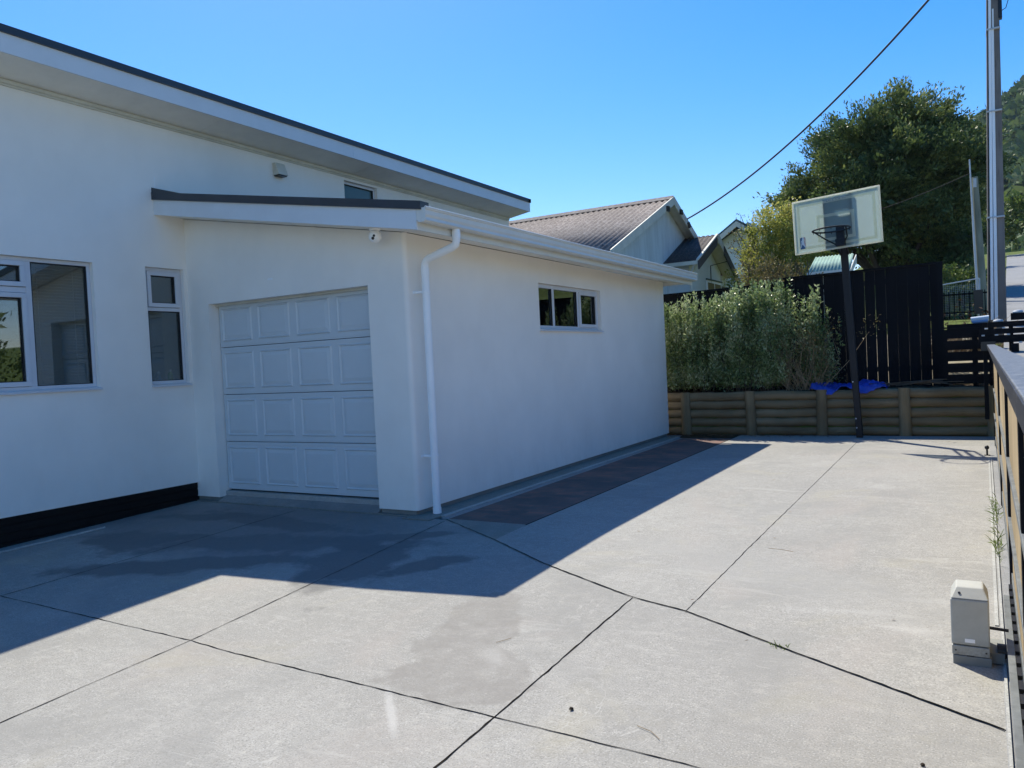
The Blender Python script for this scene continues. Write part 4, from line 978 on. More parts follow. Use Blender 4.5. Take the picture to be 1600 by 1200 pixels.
# ------------------------------------------------------------------ sliding gate on the right
GD = .0164
t = thing('sliding_gate', 'black and weathered grey sliding gate with pine boards running along the right edge', 'gate', (.1, 7, 0))
def gbox(b, l0, l1, y0, y1, z0, z1):
    f = lambda l, y: l + GD * y
    return b.hexa([(f(l0, y0), y0, z0), (f(l1, y0), y0, z0), (f(l1, y1), y1, z0), (f(l0, y1), y1, z0), (f(l0, y0), y0, z1), (f(l1, y0), y0, z1), (f(l1, y1), y1, z1), (f(l0, y1), y1, z1)])
YA, YZ = .6, 13.6
gbox(MB(), .0375, .0405, YA, YZ, 1.486, 1.5215).build('rail_face', M['blackwood_y'], t)
b = MB(); gbox(b, .041, .135, YA, 12.2, 1.488, 1.523); gbox(b, .041, .135, 12.206, YZ, 1.488, 1.523); b.build('top_rail', M['greywood'], t, bevel=.003)
MB and gbox(MB(), .072, .078, YA, YZ, 1.41, 1.487).build('top_board', M['blackwood_y'], t)
gbox(MB(), .098, .135, YA, YZ, .84, .875).build('middle_rail', M['gatemetal'], t, bevel=.003)
gbox(MB(), .098, .135, YA, YZ, .47, .505).build('middle_rail', M['gatemetal'], t, bevel=.003)
gbox(MB(), .108, .150, YA, YZ, .06, .16).build('bottom_tube', M['gatemetal'], t, bevel=.003)
gbox(MB(), .058, .088, YA, 5.25, .085, .115).build('rack_angle', M['gatemetal'], t, bevel=.002)
y = YA
while y < 5.55:
    b = MB(); gbox(b, .089, .107, y, y + .10, .095, .112)
    for q_ in range(4): gbox(b, .089, .104, y + q_ * .027, y + q_ * .027 + .014, .075, .0945)
    b.build('rack_segment', M['black'], t)
    y += .155
for y in (13.45, 8.6, 5.6, 3.4): gbox(MB(), .100, .150, y, y + .09, .02, 1.487).build('upright', M['blackwood'], t)
for (ya, yb) in ((8.9, 13.3), (5.8, 8.5), (3.6, 5.5), (.8, 3.3)):
    b = MB(); y = ya
    while y < yb: gbox(b, .114, .158, y, min(y + .14, yb), .17, 1.42); y += .150
    b.build('board_panel', M['rawpine'] if ya < 9 else M['blackwood'], t)
tr_ = thing('gate_track', 'pale worn ground track and end stop along the gate', 'track', (.05, 7, 0))
b = MB(); gbox(b, .012, .030, 5.0, 12.1, -.05, .012); gbox(b, .040, .052, .6, 12.1, -.05, .020); b.build('rail', M['lip'], tr_)
b = MB().tube([(.205, 12.45, 0), (.203, 12.45, .10)], .012, 8); b.lathe((.203, 12.45, .115), (0, 0, 1), [(.008, -.03), (.026, -.018), (.03, 0), (.022, .02), (.006, .03)], 12).box(.17, .24, 12.42, 12.48, 0, .012)
b.build('end_stop', M['black'], tr_, smooth=True)
struct(gbox(MB(), .036, .36, -3, 14.88, -.3, .0075).build('gate_kerb', M['path']))
# motor
mo = thing('gate_motor', 'grey green gate motor box with sloped lid beside the gate rack', 'gate motor', (-.02, 4.45, 0))
x0, x1, y0, y1 = -.105, .060, 4.35, 4.56
MB().hexa([(x0, y0, .10), (x1, y0, .10), (x1, y1, .10), (x0, y1, .10), (x0, y0, .328), (x1, y0, .328), (x1, y1, .328), (x0, y1, .328)]).build('cover', M['motor'], mo, bevel=.008)
MB().hexa([(x0, y0, .3285), (x1, y0, .3285), (x1, y1, .3285), (x0, y1, .3285), (x0 + .025, y0 + .05, .378), (x1 - .022, y0 + .05, .378), (x1 - .022, y1 - .03, .378), (x0 + .025, y1 - .03, .378)]).build('lid', M['motor'], mo, bevel=.006)
MB().box(x0 + .002, x1 - .002, y0 - .002, y1 + .002, .050, .0965).build('collar', M['motor'], mo, bevel=.004)
MB().box(x0 + .005, x1 + .005, y0 - .005, y1 + .02, 0, .048).build('base', M['motor_dark'], mo, bevel=.004)
MB().box(-.047, -.003, y0 - .0025, y0, .116, .134).build('badge', M['pvc'], mo)
for xx in (x0 + .018, x1 - .018): MB().lathe((xx, y0 - .001, .073), (0, -1, 0), [(.004, 0), (.004, .003)], 10).build('screw', M['black'], mo)
MB().box(-.04, -.01, y0 - .0035, y0 + .01, .044, .052).build('slot', M['black'], mo)
MB().lathe((-.065, y0 + .024, .352), Vector((0, -.7, .7)), [(.006, 0), (.006, .004)], 12).build('lock', M['black'], mo, smooth=True)
MB().tube([(x1 - .01, 4.45, .17), (.14, 4.45, .165)], .008, 8).build('limit_arm', M['black'], mo, smooth=True)
MB().lathe((.13, 4.45, .06), (1, 0, 0), [(.035, -.04), (.035, .0)], 20).build('drive_gear', M['black'], mo, smooth=True)
MB().box(x1 - .01, .12, 4.40, 4.62, .01, .06).build('rack_bracket', M['motor_dark'], mo)

# weeds along the track, tuft in the joint, seed cone
def tuft(P0, n, L, name, lab, cat='weed', mat='grass', spread=.05):
    P = np.array(P0) + rng.normal(0, 1, (n, 3)) * [spread, spread, 0]; D = rng.normal(0, .55, (n, 3)) + [0, 0, 1]
    D = nrm(D); S = nrm(np.cross(D, rng.normal(0, 1, (n, 3)))); l = (L * rng.uniform(.4, 1.2, n))[:, None]; w = .0035
    bend = rng.normal(0, .25, (n, 3)) * l; bend[:, 2] = -np.abs(bend[:, 2]) * .6
    V = np.stack([P - S * w, P + S * w, P + D * l * .6 + S * w * .7, P + D * l + bend, P + D * l * .6 - S * w * .7], 1)
    return tag(quads_mesh(name, V, M[mat], nv=5), lab, cat)
yy = np.concatenate([rng.normal(6.9, .25, 60), rng.normal(8.3, .45, 90)]); P = np.stack([.055 + GD * yy + rng.normal(0, .012, 150), yy, np.full(150, .01)], 1)
D = nrm(rng.normal(0, .6, (150, 3)) + [-.35, 0, .7]); S = nrm(np.cross(D, rng.normal(0, 1, (150, 3)))); l = rng.uniform(.03, .13, 150)[:, None]; w = .003
V = np.stack([P - S * w, P + S * w, P + D * l * .6 + S * w * .7, P + D * l + [0, 0, -.01], P + D * l * .6 - S * w * .7], 1)
tag(quads_mesh('weeds', V, M['grass'], nv=5), 'thin green weeds growing along the gate track', 'weeds', kind='stuff')
tuft((-.92, 4.235, .005), 16, .035, 'grass_tuft', 'tiny grass tuft growing in the diagonal slab joint', mat='grass', spread=.025)
def cone(p, r, lab):
    b = MB(); 
    for k in range(26):
        a = rng.uniform(0, 6.28); e = rng.uniform(-.2, 1.2); d = Vector((math.cos(a) * math.cos(e), math.sin(a) * math.cos(e), math.sin(e)))
        b.obox(Vector(p) + d * r * .6 + Vector((0, 0, r * .5)), d, d.orthogonal().normalized(), d.cross(d.orthogonal().normalized()), r * .9, r * .6, r * .25)
    tag(b.build('seed_pod', M['bark']), lab, 'seed pod', 'seed pods dropped on the drive')
cone((-1.62, 3.147, -.02), .010, 'small dark seed pod lying alone on the near concrete slab')
cone((-.186, 3.236, .0), .008, 'small dark seed pod near the bottom of the gate')
def twig(a, c, lab):
    a, c = Vector(a), Vector(c); md = (a + c) / 2 + Vector((.01, .01, .001)); tag(MB().tube([a, md, c], .0016, 5).build('twig', M['dry_twig']), lab, 'twig', 'twigs dropped on the drive')
def gp(x, y, dz=.006): return (x, y, float(hz(x, y)) + dz)
twig(gp(-2.42, 3.78), gp(-2.37, 3.87), 'small dry twig on the stained slab near the shadow corner')
twig(gp(-1.28, 3.1), gp(-1.15, 3.02), 'pale curved twig on the near right slab')
twig(gp(-1.42, 6.35), gp(-1.22, 6.3), 'pale twig on the long slab beside the joint')

# ------------------------------------------------------------------ neighbours' houses
def corr_roof(name, P00, P10, P11, P01, mat, parent, amp=.03, pitch=.14, th=.03):
    """corrugated sheet; P00->P10 along the eave, P00->P01 up the slope; ribs run up the slope"""
    P00, P10, P11, P01 = map(Vector, (P00, P10, P11, P01)); L = (P10 - P00).length; n = max(8, int(L / pitch * 4)); nn = (P10 - P00).cross(P01 - P00).normalized()
    if nn.z < 0: nn = -nn
    b = MB(); k = len(b.v)
    for i in range(n + 1):
        u = i / n; h = nn * amp * math.sin(2 * math.pi * u * L / pitch)
        b.v.append(tuple(P00.lerp(P10, u) + h)); b.v.append(tuple(P01.lerp(P11, u) + h))
    for i in range(n): b.f.append((2 * i, 2 * i + 2, 2 * i + 3, 2 * i + 1)); b.mi.append(0)
    b.f.append(tuple([]) ) if False else None
    o = b.build(name, mat, parent)
    me = o.data; me.polygons.foreach_set('use_smooth', [True] * len(me.polygons)); me.update()
    md = o.modifiers.new('s', 'SOLIDIFY'); md.thickness = th; md.offset = -1
    return o
nh = thing('gabled_house', 'old pale green weatherboard house with lichen covered brown corrugated roof', 'house', (-11, 24, 2))
yr, zr, ye, ze, xg, xw = 24.3, 6.63, 19.0, 4.42, -7.98, -8.32
ye2 = 2 * yr - ye
corr_roof('roof', (-22, ye, ze), (xg, ye, ze), (xg, yr, zr), (-22, yr, zr), M['oldroof'], nh, .028, .20)
corr_roof('roof', (-22, ye2, ze), (xg, ye2, ze), (xg, yr, zr), (-22, yr, zr), M['oldroof'], nh, .028, .20)
MB().prism([(yr - .26, zr - .075), (yr, zr + .075), (yr + .26, zr - .075), (yr, zr + .02)], 'x', -22, xg).build('ridge_cap', M['oldroof'], nh)
b = MB().prism([(ye + .5, 1.5), (ye2 - .5, 1.5), (ye2 - .5, ze + .12), (yr, zr - .12), (ye + .5, ze + .12)], 'x', -22, xw); b.build('wall', M['weather'], nh)
def barge(b, x0, x1, ya, za, yb, zb_, d0, d1):
    b.hexa([(x0, ya, za + d0), (x1, ya, za + d0), (x1, yb, zb_ + d0), (x0, yb, zb_ + d0), (x0, ya, za + d1), (x1, ya, za + d1), (x1, yb, zb_ + d1), (x0, yb, zb_ + d1)])
b = MB(); barge(b, xg - .01, xg + .03, ye - .06, ze - .03, yr, zr, -.22, .04); barge(b, xg - .01, xg + .03, yr, zr, ye2 + .06, ze - .03, -.22, .04); b.build('barge_board', M['cream'], nh)
b = MB(); barge(b, xw - .02, xg - .012, ye, ze, yr, zr, -.09, -.05); barge(b, xw - .02, xg - .012, yr, zr, ye2, ze, -.09, -.05); b.build('soffit', M['cream'], nh)
b = MB().box(-22, xg - .02, ye - .10, ye + .02, ze - .14, ze - .03); b.build('gutter', M['cream'], nh)
b = MB().box(xw - .14, xw + .0, ye + .02, ye + .5, ze - .16, ze - .05).box(xg - .2, xg - .08, ye - .02, ye + .16, ze - .34, ze - .12); b.build('eave_box', M['black'], nh)
for yy in (yr - .75, yr + .55): MB().box(xg + .032, xg + .10, yy - .09, yy + .09, zr - abs(yy - yr) * .417 - .24, zr - abs(yy - yr) * .417 - .08).build('floodlight', M['black'], nh)
MB().tube([(xg + .04, yr + 1.3, zr - .62), (xg + .10, yr + 1.35, zr - .8)], .06, 8).build('insulator', M['black'], nh)
# entrance wing with its own gable
yw0, zw0, ywr, zwr, ywe, zwe, xwg, xww = 24.05, 4.53, 26.4, 5.58, 28.75, 4.40, -7.17, -7.62
corr_roof('wing_roof', (xw - .2, yw0, zw0), (xwg, yw0, zw0), (xwg, ywr, zwr), (xw - .2, ywr, zwr), M['oldroof_shade'], nh, .022, .16)
corr_roof('wing_roof', (xw - .2, ywe, zwe), (xwg, ywe, zwe), (xwg, ywr, zwr), (xw - .2, ywr, zwr), M['oldroof'], nh, .022, .16)
b = MB().prism([(yw0 + .45, 1.5), (28.2, 1.5), (28.2, zwe + .1), (ywr, zwr - .12), (yw0 + .45, zw0 + .12)], 'x', xw + .002, xww); b.build('wing_wall', M['weather2'], nh)
b = MB(); barge(b, xwg - .06, xwg + .01, yw0 - .05, zw0 - .02, ywr, zwr, -.0, .05); barge(b, xwg - .01, xwg + .03, ywr, zwr, ywr + .55, zwr - .27, -.26, .05); b.build('barge_cap', M['cream'], nh)
b = MB(); barge(b, xwg - .01, xwg + .028, yw0 - .05, zw0 - .02, ywr - .2, zwr - .09, -.28, -.002); barge(b, xwg - .01, xwg + .028, ywr + .7, zwr - .35, ywe, zwe, -.28, .05); b.build('wing_barge_board', M['darkbarge'], nh)
b = MB(); barge(b, xww - .02, xwg - .012, yw0 + .05, zw0, ywr, zwr, -.10, -.06); barge(b, xww - .02, xwg - .012, ywr, zwr, ywe, zwe, -.10, -.06); b.build('wing_soffit', M['cream'], nh)
b = MB().box(xw, xwg - .02, yw0 - .10, yw0 + .02, zw0 - .14, zw0 - .02); b.build('wing_gutter', M['cream'], nh)
b = MB().tube([(xwg - .12, yw0 - .03, zw0 - .1), (xww + .12, yw0 + .2, zw0 - .5), (xww + .09, yw0 + .3, zw0 - 1.4)], .05, 8); b.build('wing_downpipe', M['cream'], nh)
wy = MB().box(xww + .001, xww + .03, 26.35, 28.15, 3.2, 4.10); w_ = wy.build('window', M['pvc'], nh)
for ya in (26.45, 27.3): MB().box(xww + .031, xww + .036, ya, ya + .75, 3.25, 4.02).build('pane', painted('amber_curtain', (.10, .07, .035), .4), w_)
MB().box(xww, xww + .05, 26.3, 28.2, 4.103, 4.15).build('hood', M['greenbarge'], w_)
b = MB().box(xww - .3, xww - .02, 28.25, 31.0, 2.0, 3.98); b.build('porch', M['black'], nh)
b = MB().box(xww - .3, xww + .02, 28.25, 29.6, 4.0, 4.38); b.build('porch_beam', M['weather2'], nh)
MB().box(-9.6, -8.5, yw0 + .43, yw0 + .45, 3.6, 4.15).build('wing_window', M['frost'], nh)
MB().tube([(xwg + .03, ywr + 1.35, zwr - .75), (xww + .02, ywr + .5, zwr - .95), (xww + .02, ywr + .45, 3.2)], .015, 6).build('service_wire', M['cable'], nh)

h3 = thing('green_trimmed_house', 'pale house with dark green gable trim showing behind the wing roof', 'house', (-11, 42, 3))
b = MB().prism([(-12.6, 2), (-6.5, 2), (-6.5, 6.5), (-9.4, 8.15), (-12.6, 6.3)], 'y', 40.3, 46); b.build('wall', M['weather2'], h3)
def slope(b, xa, za, xb, zb_, y0, y1, d0, d1): b.hexa([(xa, y0, za + d0), (xb, y0, zb_ + d0), (xb, y1, zb_ + d0), (xa, y1, za + d0), (xa, y0, za + d1), (xb, y0, zb_ + d1), (xb, y1, zb_ + d1), (xa, y1, za + d1)])
b = MB(); slope(b, -12.0, 6.62, -9.8, 8.15, 39.6, 46, 0, .12); slope(b, -9.8, 8.15, -7.2, 6.4, 39.6, 46, 0, .12); b.build('roof', M['greenbarge'], h3)
b = MB(); slope(b, -12.0, 6.62, -9.8, 8.15, 39.55, 39.62, -.28, -.002); slope(b, -9.8, 8.15, -7.2, 6.4, 39.55, 39.62, -.28, -.002); b.build('barge_board', M['cream'], h3)
MB().box(-11.0, -10.2, 40.25, 40.29, 5.2, 5.7).build('window', M['frost'], h3)

sh = thing('green_roofed_shed', 'small shed with pale green corrugated roof below the backboard', 'shed', (-3.1, 22.5, 2))
corr_roof('roof', (-3.62, 22.0, 3.62), (-2.56, 22.0, 3.62), (-2.62, 23.4, 4.16), (-3.62, 23.4, 4.16), M['greenroof'], sh, .016, .09, .012)
MB().box(-3.58, -2.6, 22.12, 23.3, 1.6, 3.57).build('wall', M['weather2'], sh); MB().box(-3.62, -2.56, 21.9, 21.99, 3.52, 3.61).build('gutter', M['gutter'], sh)
MB().prism([(22.0, 3.44), (23.4, 3.9), (23.4, 4.12), (22.0, 3.60)], 'x', -2.575, -2.55).build('barge_board', M['cream'], sh)

# ------------------------------------------------------------------ poles and wires
t = thing('power_pole', 'tall dark utility pole with pale conduits strapped to its face', 'pole', (.56, 19, 1.8))
def ppx(z): return .56 + .0135 * (z - 2.0)
def taper(b, z0, z1, w0, w1, y=19, d=.28):
    c0, c1 = ppx(z0), ppx(z1)
    b.hexa([(c0 - w0, y - d / 2, z0), (c0 + w0, y - d / 2, z0), (c0 + w0, y + d / 2, z0), (c0 - w0, y + d / 2, z0), (c1 - w1, y - d / 2, z1), (c1 + w1, y - d / 2, z1), (c1 + w1, y + d / 2, z1), (c1 - w1, y + d / 2, z1)])
b = MB(); taper(b, 1.5, 11.2, .172, .085); b.build('shaft', M['polewood'], t, bevel=.015)
for dx, r, ztop in ((-.088, .028, 8.9), (-.028, .019, 7.9), (.0, .014, 8.3)):
    b = MB().tube([(ppx(2.0) + dx, 18.84, 2.0), (ppx(5) + dx * .85, 18.84, 5), (ppx(ztop) + dx * .6, 18.84, ztop)], r, 8); b.build('conduit', M['pvc'], t, smooth=True)
b = MB().tube([(ppx(2.0) - .14, 18.84, 1.9), (ppx(9) - .07, 18.84, 9.4)], .012, 6); b.build('cable', M['cable'], t)
for zz in (4.1, 6.25, 7.9):
    w = .172 - (zz - 1.5) * .009; b = MB().box(ppx(zz) - w - .008, ppx(zz) + w + .008, 18.80, 19.15, zz - .015, zz + .015); b.build('strap', M['galv'], t)
b = MB().tube([(ppx(8.4) + .05, 18.8, 8.45), (ppx(8.4) + .20, 18.8, 8.55), (ppx(8.4) + .27, 18.8, 8.42), (ppx(8.4) + .22, 18.8, 8.25), (ppx(8.4) + .12, 18.8, 8.2)], .008, 6); b.build('loop_wire', M['cable'], t)
b = MB().box(ppx(8.2) + .09, ppx(8.2) + .16, 18.86, 19.0, 8.1, 8.5); b.build('clamp', M['black'], t)
t = thing('service_pole', 'shorter leaning greenish timber pole left of the tall utility pole', 'pole', (.46, 26, 2.0))
b = MB().tube([(.475, 26, 1.8), (.40, 26, 4.2), (.335, 26, 6.25)], .1, 14, rs=[.115, .10, .075]); b.build('shaft', M['polegreen'], t, smooth=True)
b = MB().tube([(.345, 25.88, 1.9), (.27, 25.88, 4.4), (.215, 25.88, 6.75)], .03, 8, rs=[.035, .03, .018]); b.build('conduit', M['galv'], t, smooth=True)
MB().box(.29, .37, 25.9, 25.93, 5.95, 6.2).build('plate', M['galv'], t)
def wire(lab, a, c, sag, r, name='overhead_cable'):
    a, c = Vector(a), Vector(c); P = []
    for i in range(41):
        u = i / 40; p = a.lerp(c, u); p.z -= sag * 4 * u * (1 - u); P.append(p)
    tag(MB().tube(P, r, 6).build(name, M['cable'], smooth=True), lab, 'cable')
wire('thick black overhead cable sweeping from top right down to the gabled house', (.8, 18.6, 10.0), (xg + .1, yr + 1.05, zr - .55), .62, .024)
wire('thin overhead wire from the leaning timber pole to behind the backboard', (.22, 25.88, 6.35), (-6.9, 27.4, 5.45), .35, .014)

# ------------------------------------------------------------------ trees
def crown(lobes, n_clump, per, L, W, elong=(.55, .55, .3), outb=1.0, up=.35):
    P, D = [], []; vol = np.array([l[3] * l[4] * l[5] for l in lobes]) ** .67; vol /= vol.sum()
    for i, l in enumerate(lobes):
        k = max(3, int(n_clump * vol[i])); c = np.array(l[:3]); r = np.array(l[3:6])
        d = nrm(rng.normal(0, 1, (k, 3))); s = rng.uniform(.45, 1.08, (k, 1)) ** .6; cc = c + d * r * s
        for q, dd in zip(cc, d):
            o = nrm(dd * outb + [0, 0, up] + rng.normal(0, .25, 3)); m_ = int(per * rng.uniform(.6, 1.4)); sc = rng.uniform(.7, 1.35)
            t_ = gauss(m_, 1) * elong[0] * sc; P.append(q + o * t_ + gauss(m_, 3) * [elong[1] * sc * .6, elong[1] * sc * .6, elong[2] * sc * .6]); D.append(np.tile(o, (m_, 1)))
    return leaves(np.concatenate(P), np.concatenate(D), L, W, .55)
def limbs(b, base, tips, r0):
    base = Vector(base)
    for tp in tips:
        tp = Vector(tp); md = base.lerp(tp, .5) + Vector((random.uniform(-.3, .3), random.uniform(-.3, .3), .2)); b.tube([base, base.lerp(md, .5) + Vector((random.uniform(-.1, .1), 0, .1)), md, tp], r0, 8, rs=[r0, r0 * .7, r0 * .5, r0 * .15], cap=False)
rng = np.random.default_rng(5)
tt = thing('big_tree', 'big dark evergreen tree with spreading layered crown behind the black fence', 'tree', (-2.2, 32, 2.5))
lobes = [(-2.5, 32, 8.0, 2.6, 2.6, 2.3), (-2.15, 32, 9.5, 1.3, 1.3, 1.15), (-1.1, 32, 9.3, 1.0, 1.4, .95), (-3.6, 31.8, 8.3, 1.3, 1.6, 1.3), (-4.7, 31.6, 7.1, 1.4, 1.7, 1.1), (-5.7, 31.4, 6.9, .9, 1.2, .7),
         (-3.2, 30.4, 6.6, 2.0, 1.4, 1.3), (-.6, 31.0, 7.6, 1.5, 1.6, 1.5), (.05, 32.6, 7.8, 1.0, 1.6, 1.3), (-.6, 32, 5.6, 1.3, 1.8, 1.5), (-2.4, 32, 5.6, 2.4, 1.8, 1.2), (.5, 33, 9.0, .5, .8, .5), (-1.6, 30.3, 8.0, 1.2, 1.0, 1.1), (-.5, 32.4, 3.9, 1.2, 1.6, 1.2), (-5.0, 32.6, 5.6, 1.2, 1.5, 1.0), (-.5, 31.8, 8.8, .8, 1, .8), (-3.1, 32, 8.9, .9, 1.2, .9)]
inner = [(l[0], l[1], l[2], l[3] * .6, l[4] * .6, l[5] * .6) for l in lobes]
quads_mesh('crown', np.concatenate([crown(lobes, 620, 380, .115, .05, (.28, .34, .11), 1.0, .30), crown(inner, 300, 90, .22, .13, (.2, .2, .18), .6, .2)]), M['leaf_tree'], tt)
b = MB().tube([(-2.2, 32, 1.8), (-2.3, 32, 3.4), (-2.2, 32, 5.2), (-2.1, 32, 8.5)], .3, 12, rs=[.38, .3, .24, .08]); limbs(b, (-2.3, 32, 3.3), [(-4.2, 31.4, 6.0), (-3.4, 30.6, 6.4), (-.8, 31.2, 6.2), (-.3, 32, 7.5), (-5.3, 31.4, 6.8), (-1.5, 30.8, 7.2)], .17); b.build('trunk', M['bark'], tt, smooth=True)
tt = thing('yellow_green_tree', 'small yellow green leafy tree left of the backboard', 'tree', (-5.3, 26, 2.2))
lobes = [(-5.6, 26, 4.6, .85, .9, 1.0), (-5.1, 26, 5.4, .75, .8, .8), (-4.6, 26, 4.8, .9, .9, .95), (-5.9, 26.2, 3.9, .7, .9, .8), (-4.9, 25.8, 3.8, 1.0, .9, .8), (-5.3, 26, 5.8, .35, .4, .4), (-4.2, 26, 5.1, .5, .7, .6)]
quads_mesh('crown', crown(lobes, 300, 110, .07, .04, (.15, .16, .14), .6, .3), M['leaf_yellow'], tt)
b = MB().tube([(-5.2, 26, 1.9), (-5.2, 26, 3.2), (-5.1, 26, 4.4)], .1, 8, rs=[.11, .09, .05]); limbs(b, (-5.2, 26, 3.2), [(-5.9, 26, 5.2), (-4.4, 26, 5.4), (-5.4, 26, 6.2), (-5.9, 26, 4.8), (-6.3, 26, 6.1), (-6.1, 26, 5.9), (-6.45, 26, 5.6)], .05)
b.build('trunk', M['bark'], tt, smooth=True)
tt = thing('bare_twiggy_tree', 'thin half bare twiggy tree above the green trimmed house', 'tree', (-6.6, 27, 2.2))
b = MB().tube([(-6.3, 27, 2), (-6.4, 27, 4.5)], .05, 6); Pq = []
for i in range(16):
    e = Vector((-6.5 + random.gauss(0, .28), 27 + random.gauss(0, .2), 5.2 + random.uniform(-.3, 1.1))); b.tube([(-6.4, 27, 4.4), ((-6.4 + e.x) / 2, 27, (4.6 + e.z) / 2), e], .02, 4, rs=[.025, .012, .004], cap=False); Pq += [np.array(e) + rng.normal(0, .1, 3) for _ in range(22)]
b.build('trunk', M['bark'], tt); quads_mesh('crown', leaves(np.array(Pq), rng.normal(0, 1, (len(Pq), 3)), .06, .03), M['leaf_olive'], tt)
tt = thing('scraggly_bush', 'brown twiggy bush behind the tall black fence under the backboard', 'bush', (-4.3, 21, 2.0))
lobes = [(-4.1, 21, 3.4, .5, .5, .45), (-3.5, 21, 3.15, .35, .4, .35), (-4.7, 21, 3.5, .5, .5, .55)]
quads_mesh('crown', crown(lobes, 90, 40, .07, .03, (.12, .12, .12), .5, .5), M['leaf_olive'], tt); b = MB()
for i in range(60): x = rng.uniform(-5.0, -3.3); b.tube([(x, 21, 1.8), (x + rng.normal(0, .1), 21, 3), (x + rng.normal(0, .2), 21 + rng.normal(0, .2), rng.uniform(3.3, 4.0))], .01, 4, cap=False)
b.build('stems', M['hedge_twig'], tt)
def bush(name, lab, lobes, n, per, L, W, mat, spread=(.2, .2, .16), group=None):
    c = lobes[0]; t = thing(name, lab, 'bush', (c[0], c[1], float(terr(c[0], c[1]))), group)
    quads_mesh('crown', crown(lobes, n, per, L, W, spread, .8, .4), mat, t)
    b = MB()
    for l in lobes: b.tube([(l[0], l[1], float(terr(l[0], l[1])) - .1), (l[0] + .05, l[1], l[2])], .05, 6, rs=[.06, .02])
    b.build('stems', M['bark'], t); return t
bush('verge_bush', 'dark low bush on the far side of the street facing the house windows', [(10.5, 8.5, 1.6, 1.0, 3.0, .9), (10.8, 13, 2.0, 1.1, 2.6, .9), (10.6, 4.5, 1.0, 1.0, 2.4, .9)], 150, 60, .16, .08, M['leaf_tree'], (.25, .3, .2))
bush('round_bush', 'dusty green flowering bush beyond the end of the black fence', [(-.1, 27, 3.35, .55, .6, .55), (.1, 27.2, 2.9, .4, .5, .5), (-.5, 27, 2.9, .4, .5, .6)], 70, 60, .08, .04, M['leaf_bright'], (.12, .14, .12))
bush('roadside_bush', 'bright green bush at the top of the road beside the utility pole', [(5.0, 72, 11.2, 2.2, 2, 1.2), (2.6, 74, 11.0, 1.6, 2, 1.3), (8.0, 74, 11.4, 3, 2, 1.6)], 130, 80, .3, .15, M['leaf_bright'], (.45, .5, .4))
bush('roadside_tree', 'dark round roadside tree showing behind the utility pole', [(-.9, 52, 8.2, 1.4, 1.5, 2.2), (-2.4, 52, 8.5, 1.8, 1.5, 3.0)], 160, 90, .22, .1, M['leaf_tree'], (.35, .35, .3))

# small steel fence and brush pile beyond the slat fence
t = thing('garden_fence', 'black barred fence with a wire mesh panel beyond the black fence end', 'fence', (.3, 24.5, 2.4))
b = MB().box(-.75, .85, 24.5, 24.54, 2.85, 2.89).box(-.75, .85, 24.5, 24.54, 2.35, 2.39)
x = -.75
while x < .85: b.box(x, x + .025, 24.5, 24.53, 2.2, 2.95); x += .12
b.build('bars', M['blackwood'], t)
b = MB().tube([(-.8, 24.8, 3.15), (.35, 24.8, 3.28)], .02, 6).tube([(.35, 24.8, 2.2), (.35, 24.8, 3.28)], .02, 6).tube([(-.8, 24.8, 2.2), (-.8, 24.8, 3.15)], .02, 6); b.build('pipe_frame', M['galv'], t)
b = MB()
for i in range(24): xx = -.8 + i * .048; b.tube([(xx, 24.8, 2.3), (xx, 24.8, 3.17)], .0025, 3, cap=False)
for i in range(18): b.tube([(-.8, 24.8, 2.3 + i * .048), (.35, 24.8, 2.3 + i * .048)], .0025, 3, cap=False)
b.build('mesh', M['galv'], t)
MB().box(.20, .42, 24.45, 24.49, 2.3, 2.95).build('board', M['black'], t)
t = thing('brush_pile', 'pile of cut twigs and branches behind the slat fence', 'brush pile', (-.1, 17.5, 1.3)); b = MB()
for i in range(160):
    p = Vector((rng.uniform(-.75, .45), 17.5 + rng.normal(0, .3), 1.25)); d = Vector((rng.normal(0, .35), rng.normal(0, .2), rng.uniform(.2, .85))); b.tube([p, p + d * .5 + Vector((0, 0, .1)), p + d], .006, 4, rs=[.01, .007, .003], cap=False)
b.build('branch', M['dry_twig'], t)
n = 900; P = np.stack([rng.uniform(-.75, .4, n), 17.5 + rng.normal(0, .3, n), 1.3 + np.abs(rng.normal(0, .32, n))], 1); quads_mesh('dead_leaves', leaves(P, rng.normal(0, 1, (n, 3)), .06, .03), M['litter'], t)
t = thing('sheet_roll', 'white and blue rolled sheet lying behind the slat fence', 'roll', (.2, 16.2, 1.9))
MB().tube([(.08, 16.3, 1.965), (.36, 16.3, 1.985)], .05, 16).build('roll', M['whiteroll'], t, smooth=True); MB().tube([(.10, 16.28, 1.925), (.34, 16.28, 1.94)], .035, 12).build('inner_roll', painted('pale_blue', (.2, .35, .6), .4), t, smooth=True)
MB().box(-.3, .33, 16.2, 16.5, 1.74, 1.90).build('timber_stack', M['blackwood'], t)

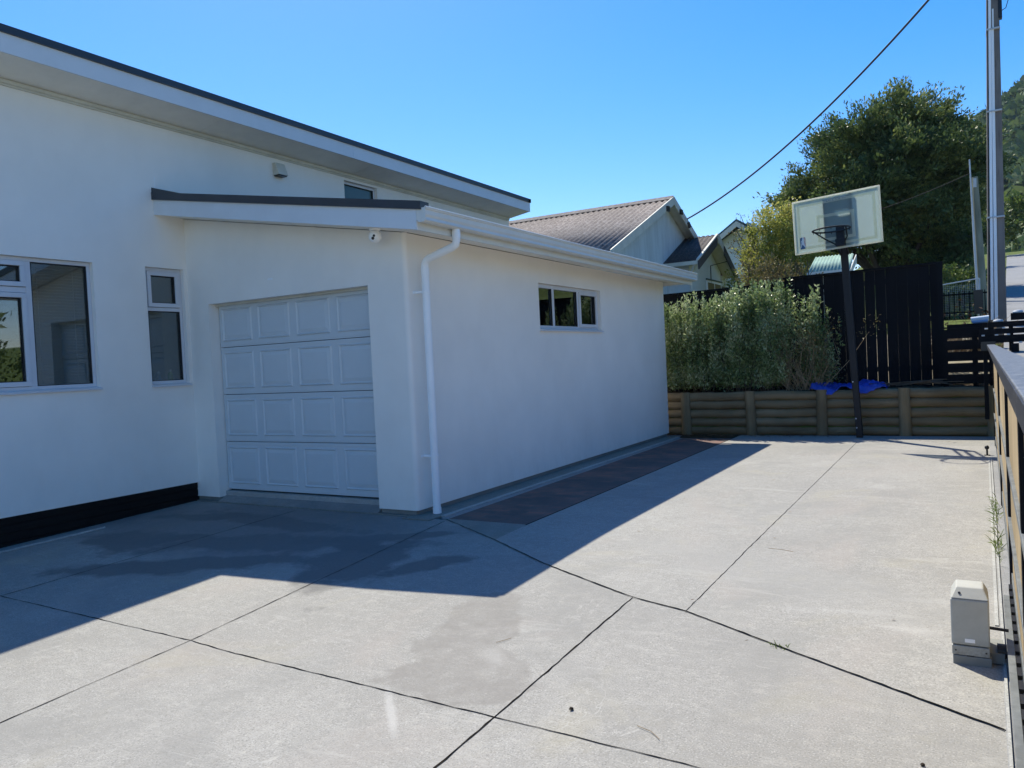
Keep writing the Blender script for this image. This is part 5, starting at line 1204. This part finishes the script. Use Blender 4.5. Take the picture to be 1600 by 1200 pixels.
# ------------------------------------------------------------------ forested hill
def hillz(x, y):
    a = 90 * np.exp(-(((x - 75) / 75) ** 2 + ((y - 300) / 120) ** 2)) + 24 * np.exp(-(((x - 10) / 40) ** 2 + ((y - 330) / 90) ** 2))
    return 5 + a + 3 * np.sin(x * .09 + 1) * np.sin(y * .07) + 1.5 * np.sin(x * .23) * np.cos(y * .19)
hx = np.linspace(-160, 260, 80); hy = np.linspace(95, 480, 70)
struct(grid_sheet('hill', hx, hy, lambda x, y: hillz(x, y) * sm(y, 95, 150) + 5 * (1 - sm(y, 95, 150)), M['grass_ground']))
n = 2600; cx = rng.uniform(-14, 46, n); cy = rng.uniform(110, 330, n); cxx = cx * (cy / 200) ** .9; cz = hillz(cxx, cy) * sm(cy, 95, 150) + 5 * (1 - sm(cy, 95, 150))
per = 34; rad = rng.uniform(2.0, 3.8, n)
d = nrm(rng.normal(0, 1, (n, per, 3))); d[:, :, 2] = np.abs(d[:, :, 2]); C_ = np.stack([cxx, cy, cz + 1.5], 1)[:, None, :]
P = (C_ + d * rad[:, None, None] * rng.uniform(.75, 1.05, (n, per, 1)) * [1, 1, .95]).reshape(-1, 3)
fo = quads_mesh('forest', leaves(P, d.reshape(-1, 3) * .2 + rng.normal(0, 1, (n * per, 3)), 2.0, 1.3, .3), M['leaf_hill'])
tag(fo, 'dense green forest covering the far hillside', 'forest', kind='stuff')

# trees across the street: seen only in the window glass
k = 0
for (x, y, s_, lab) in ((12.6, 5, 1.0, 'street tree opposite the drive, nearest the house windows'), (15, 11, 1.2, 'taller street tree opposite the garage side window')):
    z = float(terr(x, y)); t = thing('street_tree', lab, 'tree', (x, y, z), 'trees across the street')
    quads_mesh('crown', crown([(x, y, z + 3.2 * s_, 2.6 * s_, 2.8 * s_, 2.4 * s_), (x - 1, y + 2.2, z + 2.3, 1.8, 2, 1.8), (x - .5, y - 2.2, z + 2.6, 1.8, 2, 2)], 130, 70, .28, .12, (.4, .4, .3)), M['leaf_tree'], t)
    MB().tube([(x, y, z - .1), (x + .1, y, z + 2), (x, y, z + 4 * s_)], .2, 8, rs=[.24, .18, .06]).build('trunk', M['bark'], t)
t = thing('street_wall', 'low pale roadside wall across the street', 'wall', (9.6, 5, 0)); MB().box(9.5, 9.7, -6, 20, -.1, 1.1).build('panel', M['cream'], t); MB().box(9.45, 9.75, -6, 20, 1.1, 1.18).build('coping', M['logs'], t)

# ------------------------------------------------------------------ air
b = MB().box(-420, 420, -215, 515, -3, 118)
m_ = bpy.data.materials.new('haze'); m_.use_nodes = True; nt = m_.node_tree
for n in list(nt.nodes): nt.nodes.remove(n)
o_ = nt.nodes.new('ShaderNodeOutputMaterial'); v_ = nt.nodes.new('ShaderNodeVolumePrincipled')
v_.inputs['Color'].default_value = (.62, .78, 1.0, 1); v_.inputs['Density'].default_value = .00014; v_.inputs['Anisotropy'].default_value = .2
nt.links.new(v_.outputs[0], o_.inputs['Volume'])
hz_ = b.build('haze', m_); hz_['kind'] = 'stuff'; hz_['label'] = 'thin blue haze of distance in the air'; hz_['category'] = 'haze'
